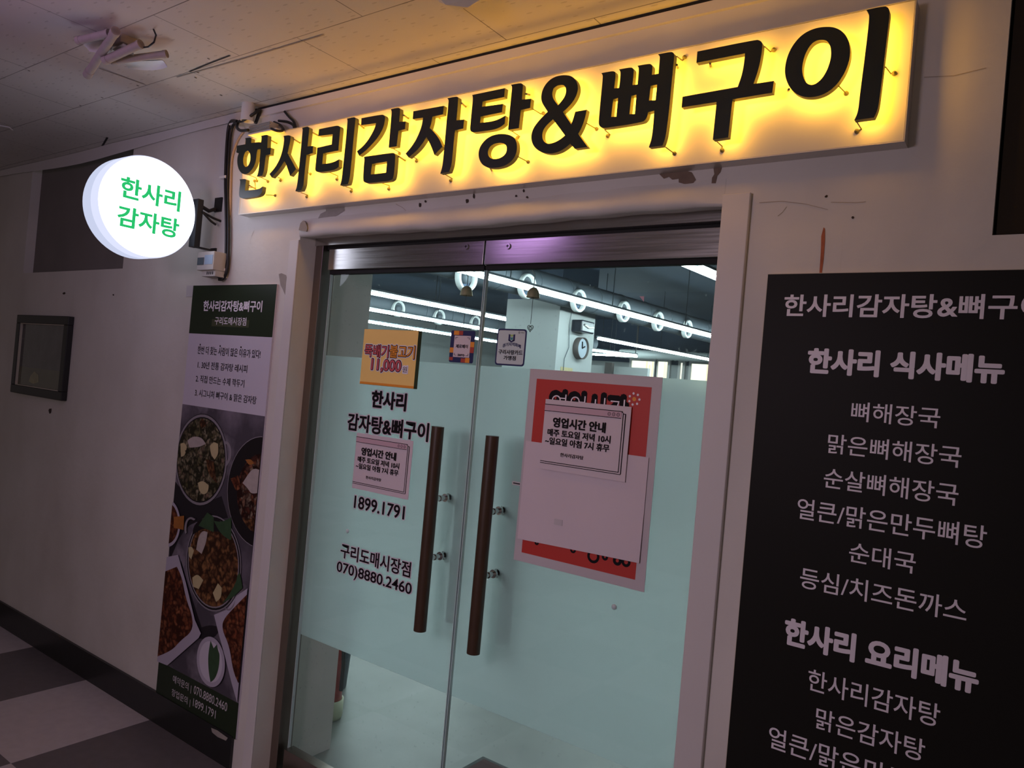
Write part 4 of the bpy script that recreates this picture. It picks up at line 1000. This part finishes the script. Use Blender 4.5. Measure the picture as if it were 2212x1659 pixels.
o = MB().box((WP(*C8(472, 1085), Y2).x, Y2 - .0012, WP(*C8(500, 1132), Y2).z), (WP(*C8(528, 1100), Y2).x, Y2 - .0006, WP(*C8(500, 1090), Y2).z), M['lam']).build('tape_piece'); tag(o, 'small square of tape on the lower left of the blank sheet', 'tape')
notice([(1177, 861), (1364, 879.7), (1351, 1036), (1167.5, 1018)], GY - 0.0155, 'opening hours notice taped over the top of the red poster on the right door')
x0, x1, z0, z1 = quad([(1107, 1039), (1124, 1041.5), (1124, 1049.5), (1106, 1047)], GY - .0068)
st = empty('small_label', (x0, GY, z0)); tag(st, 'tiny printed label on the right door peeking out left of the poster', 'sticker')
MB().box((x0, GY - .0072, z0), (x1, GY - .0065, z1), M['lam']).build('label_sheet', st)
MB().box((x0 + .004, GY - .0076, z0 + .004), (x1 - .001, GY - .0072, z1 - .004), M['ink']).build('print_bar', st)

# stickers
def rrect(x0, x1, z0, z1, r, n=5):
    out = []
    for cx, cz, a0 in ((x1 - r, z0 + r, -90), (x1 - r, z1 - r, 0), (x0 + r, z1 - r, 90), (x0 + r, z0 + r, 180)):
        for k in range(n + 1):
            t = math.radians(a0 + 90 * k / n); out.append((cx + r * math.cos(t), cz + r * math.sin(t)))
    return out
def plate_(mb, pts, Y, th, m):
    n = len(pts); mb.add([(u, Y, v) for u, v in pts] + [(u, Y + th, v) for u, v in pts], [tuple(range(n)), tuple(range(2 * n - 1, n - 1, -1))] + [(i, n + i, n + (i + 1) % n, (i + 1) % n) for i in range(n)], m)
D = lambda x, y: (950 + x * .15674, 560 + y * .15674)
YS = GY - .0075
x0, x1, z0, z1 = quad([D(160, 978), D(490, 990), D(455, 1438), D(125, 1415)], YS); w_, h_ = x1 - x0, z1 - z0
s1 = empty('payment_sticker', ((x0 + x1) / 2, YS, z0)); tag(s1, 'small navy and orange checked payment sticker at the top of the left door', 'sticker')
mb = MB(); plate_(mb, rrect(x0, x1, z0, z1, .006), YS, .0009, M['navy'])
for (u0, u1, v0, v1, m_) in ((.12, .33, .86, .99, M['orange']), (.33, .5, .86, .99, M['navyred']), (.0, .2, .30, .46, M['orange']), (.8, 1., .32, .5, M['navyred']), (.82, 1., .5, .66, M['orange']), (.5, .68, .01, .14, M['navyred']), (.68, .86, .01, .16, M['orange']), (.0, .16, .06, .16, M['navyred'])):
    mb.poly([(x0 + u * w_, YS - .0003, z0 + v * h_) for u, v in ((u0, v0), (u1, v0), (u1, v1), (u0, v1))], m_)
mb.build('checked_border', s1)
mb = MB(); mb.poly([(x0 + u * w_, YS - .0006, z0 + v * h_) for u, v in ((.16, .17), (.84, .17), (.84, .84), (.16, .84))], M['paper'])
for (u, v, du, dv) in ((.21, .79, 1, -1), (.79, .79, -1, -1), (.21, .22, 1, 1), (.79, .22, -1, 1)):
    for (a_, c_) in ((.10, .012), (.018, .07)):
        ux = sorted((u, u + du * a_)); vx = sorted((v, v + dv * c_))
        mb.poly([(x0 + p * w_, YS - .0009, z0 + r_ * h_) for p, r_ in ((ux[0], vx[0]), (ux[1], vx[0]), (ux[1], vx[1]), (ux[0], vx[1]))], M['ink'])
mb.build('white_field', s1)
mb = MB(); rect_text(mb, '제로페이', x0 + .25 * w_, x0 + .75 * w_, z0 + .45 * h_, z0 + .57 * h_, YS - .0009, M['ink'], .03); mb.build('lettering', s1)
mb = MB(); rect_text(mb, 'zero', x0 + .35 * w_, x0 + .64 * w_, z0 + .20 * h_, z0 + .27 * h_, YS - .0009, M['ink'], .03); mb.build('lettering', s1)
x0, x1, z0, z1 = quad([D(800, 955), D(1200, 965), D(1165, 1480), D(757, 1455)], YS); w_, h_ = x1 - x0, z1 - z0
s2 = empty('member_sticker', ((x0 + x1) / 2, YS, z0)); tag(s2, 'pale blue card membership sticker with navy border at the top of the right door', 'sticker')
mb = MB(); plate_(mb, rrect(x0, x1, z0, z1, .010), YS, .0009, M['navy']); mb.build('navy_border', s2)
mb = MB(); i_ = .005; mb.poly([(u, YS - .0004, v) for u, v in rrect(x0 + i_, x1 - i_, z0 + i_, z1 - i_, .007)], M['stick']); mb.build('pale_field', s2)
mb = MB()
def Q(pts, m_, dy=.0008): mb.poly([(x0 + u * w_, YS - dy, z0 + v * h_) for u, v in pts], m_)
Q([(.40, .68), (.46, .66), (.46, .84), (.40, .86)], M['navy']); Q([(.56, .66), (.62, .68), (.62, .86), (.56, .84)], M['navy']); Q([(.40, .68), (.51, .63), (.62, .68), (.56, .70), (.51, .67), (.46, .70)], M['navy'])
Q([(.46, .82), (.51, .78), (.56, .82), (.56, .86), (.51, .83), (.46, .86)], M['lime']); Q([(.47, .70), (.55, .70), (.55, .78), (.51, .76), (.47, .78)], M['tealp'])
mb.build('shield_emblem', s2)
mb = MB(); vs, fs = glyphs('경기지역화폐', .03)
mb.add([(x0 + w_ * (.22 + .62 * u), YS - .0008 - k, z0 + h_ * (.475 + .10 * v + .06 * (1 - (2 * u - 1) ** 2))) for u, v, k in vs], fs, M['navy']); mb.build('arched_lettering', s2)
mb = MB(); rect_text(mb, '구리사랑카드', x0 + .10 * w_, x0 + .92 * w_, z0 + .30 * h_, z0 + .43 * h_, YS - .0008, M['ink'], .03); mb.build('lettering', s2)
mb = MB(); rect_text(mb, '가맹점', x0 + .29 * w_, x0 + .71 * w_, z0 + .15 * h_, z0 + .27 * h_, YS - .0008, M['ink'], .03); mb.build('lettering', s2)
mb = MB(); rect_text(mb, '구리시', x0 + .80 * w_, x0 + .92 * w_, z0 + .885 * h_, z0 + .925 * h_, YS - .0008, M['ink'], .01); mb.lathe([(.0032, 0), (.002, 0)], (x0 + .75 * w_, YS - .0008, z0 + .905 * h_), (0, 1, 0), M['ink'], 14); mb.build('small_print', s2)
# little tape scrap on the right pane
x0, x1, z0, z1 = quad([(1381, 640), (1391, 640), (1391, 652), (1381, 652)], YS)
mb = MB(); plate_(mb, [(x0, z1), (x1, z0), (x1, z1)], YS, .0008, M['pink']); tag(mb.build('tape_scrap'), 'tiny torn tape scrap high on the right door glass', 'tape')

# bells hanging behind the glass
def bell(px, top_px, label, heart):
    yB = GY + 0.045; p = WP(*px, yB); t = WP(*top_px, yB)
    be = empty('door_bell', (p.x, yB, p.z)); tag(be, label, 'bell', 'brass bells on the doors')
    r = 0.0215; mb = MB()
    prof = [(r * 1.02, -.012), (r * .98, -.006), (r * .90, .004), (r * .72, .013), (r * .42, .019), (.002, .021)]
    mb.lathe(prof, p, (0, 0, 1), M['brass'], 28); mb.lathe([(r * .95, -.012), (r * .9, -.004), (r * .6, .012), (.001, .018)], p, (0, 0, 1), M['brass'], 28); mb.build('bell_cup', be)
    top = Vector((p.x, yB, 1.925)); MB().tube([p + Vector((0, 0, .02)), top], .0012, M['cable'], 6).build('hanging_cord', be)
    MB().tube([top + Vector((0, 0, -.004)), Vector((p.x, GY + .01, 1.945))], .0015, M['chrome'], 6).build('hook', be)
    lo = Vector((p.x, yB, p.z - 0.012)); z_end = WP(*heart, yB).z
    MB().tube([p, Vector((p.x, yB, z_end))], .0009, M['cable'], 6).build('pull_cord', be)
    return be, p.x, yB, z_end
be, bx, by_, bz = bell((1008, 631), (1010, 596), 'brass bell hanging behind the left door near the middle', (1002, 708))
be, bx, by_, bz = bell((1152, 635), (1154, 610), 'brass bell with a heart charm hanging behind the right door', (1149, 700))
mb = MB()
for sc in (.011, .006):
    hp = []
    for k in range(33):
        t_ = 2 * math.pi * k / 32; hp.append(Vector((bx + sc * 1.0 * math.sin(t_) ** 3, by_, bz - .013 + sc * (13 * math.cos(t_) - 5 * math.cos(2 * t_) - 2 * math.cos(3 * t_) - math.cos(4 * t_)) / 15)))
    mb.tube(hp, .0011, M['cable'], 6, cap=False)
mb.build('heart_charm', be)

# =================================================================== CEILING FIXTURE
E1 = lambda x, y: (120 + x * .1356, y * .1356)
def Z1(x, y, z): return ZP(*E1(x, y), z)
fx = empty('ceiling_lamp', Z1(1000, 560, ZC)); tag(fx, 'dusty ceiling lamp with splayed tube arms and white reflectors at the upper left', 'lamp')
mb = MB(); c = Z1(1080, 620, ZC); c.z = ZC
mb.box((c.x - .045, c.y - .03, ZC - .03), (c.x + .045, c.y + .03, ZC), M['dusty']); mb.box((c.x - .05, c.y - .004, ZC - .036), (c.x + .05, c.y + .004, ZC - .03), M['black']); mb.build('base_box', fx, bevel=.003)
for (a_, za, b_, zb, r) in (((960, 490), ZC - .030, (505, 1195), ZC - .085, .0135), ((1360, 700), ZC - .035, (780, 965), ZC - .075, .0135), ((1775, 858), ZC - .035, (890, 975), ZC - .070, .0115), ((860, 530), ZC - .028, (355, 650), ZC - .040, .0125)):
    p, q = Z1(*a_, za), Z1(*b_, zb); arm = MB(); arm.tube([p, q], r, M['dusty'], 18)
    arm.tube([p, p + (q - p) * .06], r * 1.12, M['dusty'], 18); arm.tube([q - (q - p) * .10, q], r * 1.10, M['dusty'], 18)
    ar = arm.build('tube_arm', fx)
for (a_, b_, z_, wd) in (((1080, 985), (1700, 960), ZC - .050, .045), ((400, 690), (760, 640), ZC - .030, .06), ((900, 790), (1080, 700), ZC - .040, .05)):
    p, q = Z1(*a_, z_), Z1(*b_, z_); d = (q - p).normalized(); nr_ = Vector((d.y, -d.x, 0))
    if (Z1(a_[0], a_[1] + 200, z_) - p).dot(nr_) < 0: nr_ = -nr_
    vs = []; nn = 6
    for i in range(9):
        for k in range(nn + 1):
            t_ = k / nn; ww = wd * (0.35 + 0.65 * math.sin(math.pi * (0.1 + .8 * i / 8)))
            vs.append(p + (q - p) * (i / 8) + nr_ * ww * t_ - Vector((0, 0, .012 * t_ * t_)))
    fs = [(i * (nn + 1) + k, i * (nn + 1) + k + 1, (i + 1) * (nn + 1) + k + 1, (i + 1) * (nn + 1) + k) for i in range(8) for k in range(nn)]
    m_ = MB(); m_.add(vs, fs, M['sheetw'], True); m_.add([v + Vector((0, 0, .002)) for v in vs], [f[::-1] for f in fs], M['sheetw'], True); m_.build('reflector', fx)
mb = MB(); mb.tube([Z1(1560, 465, ZC), Z1(1600, 560, ZC - .02), Z1(1570, 670, ZC - .04), Z1(1480, 745, ZC - .045), Z1(1380, 760, ZC - .04)], .0028, M['cable'], 8); mb.build('supply_wire', fx)
o = MB().tube([ZP(0, 271, ZC - .004), ZP(20, 275, ZC - .012), ZP(27, 281, ZC - .012)], .004, M['white'], 8).build('ceiling_hook'); tag(o, 'small pale hook on the ceiling at the far left edge', 'hook')
mb = MB(); pts = [(948, 4), (962, 10), (985, 22), (1010, 16), (1040, 2), (1060, -14), (940, -14)]
vs = [ZP(*p, ZC - (.050 if p[1] > 8 else .016)) for p in pts]; v2 = [ZP(*p, ZC - .0005) for p in pts]; n = len(pts)
mb.add(vs + v2, [tuple(range(n))] + [(i, (i + 1) % n, n + (i + 1) % n, n + i) for i in range(n)], M['wall'])
tag(mb.build('peeling_flap'), 'torn flap of ceiling paper hanging above the sign middle', 'ceiling paper')

# =================================================================== RESTAURANT INTERIOR
IZ = 3.15; IX0, IX1, IY1 = -10.0, 2.6, 11.6
b = MB(); b.add([(IX0, T, 0), (IX1, T, 0), (IX1, IY1, 0), (IX0, IY1, 0)], [(0, 1, 2, 3)], M['infloor']); b.add([(DX0, 0.13, 0.0), (DX1, 0.13, 0.0), (DX1, T, 0.0), (DX0, T, 0.0)], [(0, 1, 2, 3)], M['infloor'])
structure(b.build('floor'), 'pale marbled restaurant floor behind the glass doors')
b = MB(); b.box((IX0, T, IZ), (IX1, IY1, IZ + .05), M['indark']); structure(b.build('ceiling'), 'dark navy open ceiling of the restaurant')
def two_tone(x0, x1, y0, y1, zsp, name, lab):
    b = MB(); b.box((x0, y0, 0), (x1, y1, zsp), M['inwall']); b.box((x0, y0, zsp), (x1, y1, IZ), M['indark']); return structure(b.build(name), lab)
two_tone(IX0 - .1, IX0, T, IY1, 3.0, 'wall_left', 'left restaurant wall')
two_tone(IX1, IX1 + .1, T, IY1, 2.30, 'wall_right', 'right restaurant wall')
two_tone(IX0 - .1, IX1 + .1, IY1, IY1 + .1, 2.30, 'wall_back', 'far restaurant wall with windows')
b = MB(); b.box((IX0, T, ZC), (IX1, T + .05, IZ + .05), M['indark']); structure(b.build('wall_upper'), 'upper restaurant wall above the doors')
colm = empty('column', (-4.05, 4.3, 0)); structure(colm, 'square painted column inside the restaurant')
cx0, cx1 = WP(1092, 700, 4.0).x, WP(1207, 700, 4.0).x
MB().box((cx0, 4.0, 0), (cx1, 4.66, WP(1150, 646, 4.0).z), M['inwall']).build('lower_shaft', colm)
MB().box((cx0, 4.0, WP(1150, 646, 4.0).z), (cx1, 4.66, IZ), M['indark']).build('upper_shaft', colm)
# things on the column side face (plane x = cx1)
def XY(x, y): return XP(x, y, cx1)
p, q = XY(1235, 692), XY(1262, 718)
sp = empty('wall_speaker', (cx1, (p.y + q.y) / 2, q.z)); tag(sp, 'glossy dark box speaker on the column above the round clock', 'speaker')
yy0, yy1 = p.y, XY(1262, 700).y; zz0, zz1 = XY(1248, 719).z, XY(1248, 693).z
MB().box((cx1, yy0, zz0), (cx1 + .12, yy1, zz1), M['spk']).build('cabinet', sp, bevel=.012)
MB().tube([(cx1 + .122, yy0 + .04, zz0 + .07), (cx1 + .124, (yy0 + yy1) / 2, zz0 + .05), (cx1 + .122, yy1 - .03, zz0 + .06)], .012, M['white'], 8).build('highlight_strip', sp)  # white strip standing in for the curved highlight on the glossy cabinet
c = XY(1249, 752); rr = (XY(1249, 728).z - XY(1249, 776).z) / 2
ck = empty('wall_clock', c); tag(ck, 'round clock with thick taupe rim on the column below the speaker', 'clock')
mb = MB(); mb.lathe([(rr, 0), (rr, .06), (rr * .93, .06), (rr * .88, .04)], c, (1, 0, 0), M['rim'], 40); mb.build('rim', ck)
mb = MB(); mb.lathe([(rr * .89, .042), (.0005, .042)], c, (1, 0, 0), M['mirror'], 40); mb.build('glass_face', ck)
mb = MB(); mb.tube([c + Vector((.046, 0, 0)), c + Vector((.046, rr * .45, rr * .2))], .006, M['ink'], 6); mb.tube([c + Vector((.048, 0, 0)), c + Vector((.048, -rr * .1, rr * .6))], .005, M['ink'], 6); mb.build('hands', ck)
mb = MB(); P = [XY(1232, 676), XY(1228, 715), XY(1227, 750), XY(1217, 775), XY(1215, 800)]
mb.tube([v + Vector((.01, 0, 0)) for v in P], .0035, M['lcd'], 6); tag(mb.build('wall_wire'), 'thin wire curving down the column beside the clock', 'wire')

# LED tubes hung in rows
zt = 2.30
def hung_tube(pa, pb, label, ext0=0.0, ext1=0.0, r=.014):
    a_, c_ = ZP(*pa, zt), ZP(*pb, zt); d = (c_ - a_).normalized(); a_ = a_ - d * ext0; c_ = c_ + d * ext1
    t = empty('tube_light', (a_ + c_) / 2); tag(t, label, 'light', 'hung tube lights')
    MB().tube([a_, c_], r, M['tube'], 12).build('lamp_tube', t)
    up = Vector((0, 0, .024)); sd = Vector((-d.y, d.x, 0)) * .030; u2 = Vector((0, 0, .016))
    MB().add([a_ + up - sd, a_ + up + sd, c_ + up + sd, c_ + up - sd, a_ + up + u2 - sd, a_ + up + u2 + sd, c_ + up + u2 + sd, c_ + up + u2 - sd], [(0, 1, 2, 3), (7, 6, 5, 4), (0, 4, 5, 1), (1, 5, 6, 2), (2, 6, 7, 3), (3, 7, 4, 0)], M['lcd']).build('batten', t)
    L = (c_ - a_).length; n = max(2, int(L / 1.3))
    for k in range(n + 1):
        p = a_ + (c_ - a_) * (0.03 + .94 * k / n); MB().tube([p + up, Vector((p.x, p.y, IZ))], .004, M['duct'], 6).build('hanger_rod', t)
hung_tube((1165, 629.5), (1539, 727.7), 'long bright tube light crossing the right door above the clock', 1.9, 0.9)
hung_tube((1497.5, 579), (1551.7, 602), 'short bright end of a tube light at the upper right corner of the glass', 0.4, 1.2)
hung_tube((792, 631), (1090.5, 689.8), 'uppermost tube light seen through the left door', 0.5, 0.3)
hung_tube((1282, 729.5), (1534, 777.8), 'tube light behind the column at its right, second below the long one', -0.1, 0.0)
hung_tube((790, 667.4), (1074.7, 716.4), 'second tube light from the top seen through the left door', 0.5, 0.5)
hung_tube((787.6, 693.8), (1070, 738), 'lowest tube light seen through the left door above the yellow sign', 0.5, 0.5)
hung_tube((1279, 756.6), (1375, 769), 'far slanting tube light low beside the column', 0.2, 0.0)
hung_tube((1279, 765.5), (1376, 770), 'farthest tube light running across, low beside the column', 0.0, 0.0)

# ducts with ring diffusers
def duct(X, zc, r, ya, yb, label, rings, skew):
    t = empty('air_duct', (X, (ya + yb) / 2, zc)); tag(t, label, 'duct')
    P = [Vector((X + skew * (y - ya), y, zc)) for y in (ya, yb)]
    mb = MB(); mb.tube(P, r, M['duct'], 28)
    n = int((yb - ya) / .45)
    for k in range(n): p = P[0] + (P[1] - P[0]) * (k + .5) / n; mb.tube([p, p + (P[1] - P[0]).normalized() * .03], r * 1.03, M['duct'], 28)
    mb.build('pipe', t)
    for (px, py, rad) in rings:
        xr = X + r + .01
        for _ in range(3):
            c = XP(px, py, xr); xr = X + skew * (c.y - ya) + r + .01
        c = XP(px, py, xr); hh = rad
        m_ = MB(); m_.lathe([(hh, -.03), (hh, .01), (hh * .92, .022), (hh * .78, .012), (hh * .75, -.02)], c, (1, 0, 0), M['ring'], 28); rg = m_.build('ring_diffuser', t)
        m_ = MB(); m_.lathe([(hh * .42, -.02), (hh * .40, .012), (hh * .15, .016), (.001, .016)], c, (1, 0, 0), M['duct'], 20); m_.lathe([(hh * .75, -.028), (.001, -.028)], c, (1, 0, 0), M['indark'], 20); m_.build('cone', rg)
duct(-3.60, 2.43, .12, 1.6, 9.3, 'long grey air duct with ring diffusers running beside the long tube light', [(1009, 600, .10), (1139.5, 618, .10), (1250.7, 649.5, .10), (1348, 673, .10), (1422, 694, .10), (1485, 710.5, .10)], 0.055)
duct(-6.75, 2.46, .13, 3.6, 9.3, 'grey air duct with ring diffusers deep behind the left door', [(861, 667, .10), (949, 685, .10), (1027, 698, .10)], 0.055)
t = empty('air_duct', (-5.5, 10.0, 2.2)); tag(t, 'pale ribbed duct crossing at the far end of the restaurant', 'duct')
a_, c_ = WP(1340, 763, 10.2), WP(1600, 776, 10.2); mb = MB(); nn = 60
mb.box((a_.x + .3, a_.y - .01, a_.z), (a_.x + .32, a_.y + .01, IZ), M['rim']); mb.box((c_.x - .3, a_.y - .01, a_.z), (c_.x - .28, a_.y + .01, IZ), M['rim'])
mb.tube([a_ + (c_ - a_) * i / nn for i in range(nn + 1)], [.075 + .010 * (i % 2) for i in range(nn + 1)], M['greyduct'], 16); mb.build('pipe', t)

# far windows
def win(n, px, m):
    x0, x1, z0, z1 = quad(px, IY1 - .03)
    w_ = structure(empty(n, ((x0 + x1) / 2, IY1, z0)), 'bright far window of the restaurant')
    f = .05; mb = MB()
    mb.box((x0 - f, IY1 - .06, z0 - f), (x1 + f, IY1, z0), M['white']).box((x0 - f, IY1 - .06, z1), (x1 + f, IY1, z1 + f), M['white']).box((x0 - f, IY1 - .06, z0), (x0, IY1, z1), M['white']).box((x1, IY1 - .06, z0), (x1 + f, IY1, z1), M['white'])
    mb.build('frame', w_)
    mb = MB(); mb.box((x0, IY1 - .03, z0), (x1, IY1 - .015, z1), m)
    for k in range(3):
        u = x0 + (x1 - x0) * (.62 + .13 * k); mb.box((u, IY1 - .034, z0), (u + (x1 - x0) * .07, IY1 - .03, z1 - (z1 - z0) * .15 * (k % 2)), M['daybld'])
    mb.build('pane', w_)
win('window_3', [(1364, 779), (1413, 781), (1413, 830), (1364, 828)], M['day'])
win('window_4', [(1421, 781), (1442, 782), (1442, 830), (1421, 829)], M['day'])
win('window_5', [(1470, 784), (1474, 784), (1474, 830), (1470, 830)], M['day'])
win('window_6', [(1493, 786), (1545, 788), (1545, 840), (1493, 838)], M['day'])
# low partition
x0, x1 = WP(1240, 790, 8.6).x, WP(1400, 790, 8.6).x; zt_ = (WP(1300, 788, 8.6).z + WP(1395, 797, 8.6).z) / 2
pt = empty('partition', ((x0 + x1) / 2, 8.6, 0)); tag(pt, 'low grey partition with a dark post in front of the far windows', 'partition')
MB().box((x0, 8.6, 0), (x1, 8.68, zt_), M['inwall']).build('panel', pt)
xq = WP(1316, 790, 8.55).x; MB().box((xq - .06, 8.52, 0), (xq + .06, 8.6, zt_ + .05), M['rim']).build('post', pt)
# notice strip on column base (yellow) left out of sight above film: small yellow sheet
p, q = XY(1211, 792), XY(1236, 800)
o = MB().box((cx1, p.y, q.z - .05), (cx1 + .004, q.y, p.z), M['potato']).build('yellow_note'); tag(o, 'yellow note on the column below the clock', 'note')
# door mat
p = ZP(1043, 1637, 0.0)
mt_ = empty('door_mat', (p.x + .5, p.y - .25, 0)); tag(mt_, 'maroon door mat with black border lying inside behind the right door', 'mat')
MB().box((p.x, p.y - .60, 0), (p.x + .95, p.y, .008), M['matedge']).build('border', mt_, bevel=.003)
MB().box((p.x + .022, p.y - .578, .007), (p.x + .928, p.y - .022, .0115), M['mat_']).build('pile', mt_)
# bin, extinguisher behind the wall end
yb_ = 0.78
p = WP(753, 1410, yb_); r0 = .15
bn = empty('waste_bin', (p.x - r0, yb_, 0)); tag(bn, 'dark blue tapered bin standing inside behind the left reveal', 'bin')
cx_ = p.x - r0 + .01
mb = MB(); mb.lathe([(.001, .0), (.10, .0), (.128, .50), (.122, .50), (.095, .02), (.001, .02)], (cx_, yb_, 0.0), (0, 0, 1), M['blue'], 36); mb.build('bucket', bn)
mb = MB(); mb.lathe([(.130, .43), (.150, .43), (.152, .52), (.125, .52), (.125, .50)], (cx_, yb_, 0.0), (0, 0, 1), M['blue'], 36); mb.build('rim', bn)
ye = 0.56; p = WP(729, 1500, ye); ex = empty('fire_extinguisher', (p.x - .045, ye, 0)); tag(ex, 'red fire extinguisher with black hose in front of the blue bin', 'fire extinguisher')
cx_ = p.x - .05
mb = MB(); mb.lathe([(.001, .07), (.050, .07), (.055, .08), (.055, .36), (.045, .41), (.018, .44), (.018, .47), (.001, .47)], (cx_, ye, 0), (0, 0, 1), M['extred'], 32); mb.build('cylinder', ex)
mb = MB(); mb.lathe([(.001, .0), (.06, .0), (.064, .012), (.064, .085), (.056, .085), (.054, .02), (.001, .02)], (cx_, ye, 0), (0, 0, 1), M['cream'], 32); mb.build('stand', ex)
mb = MB(); mb.tube([(cx_, ye, .46), (cx_ + .05, ye - .02, .47), (cx_ + .078, ye - .02, .40), (cx_ + .082, ye - .01, .26), (cx_ + .070, ye, .14)], .009, M['cable'], 10); mb.build('hose', ex)
mb = MB(); mb.box((cx_ - .05, ye - .01, .47), (cx_ + .03, ye + .01, .485), M['black']).box((cx_ - .05, ye - .01, .50), (cx_ + .02, ye + .01, .512), M['black']); mb.build('lever', ex)
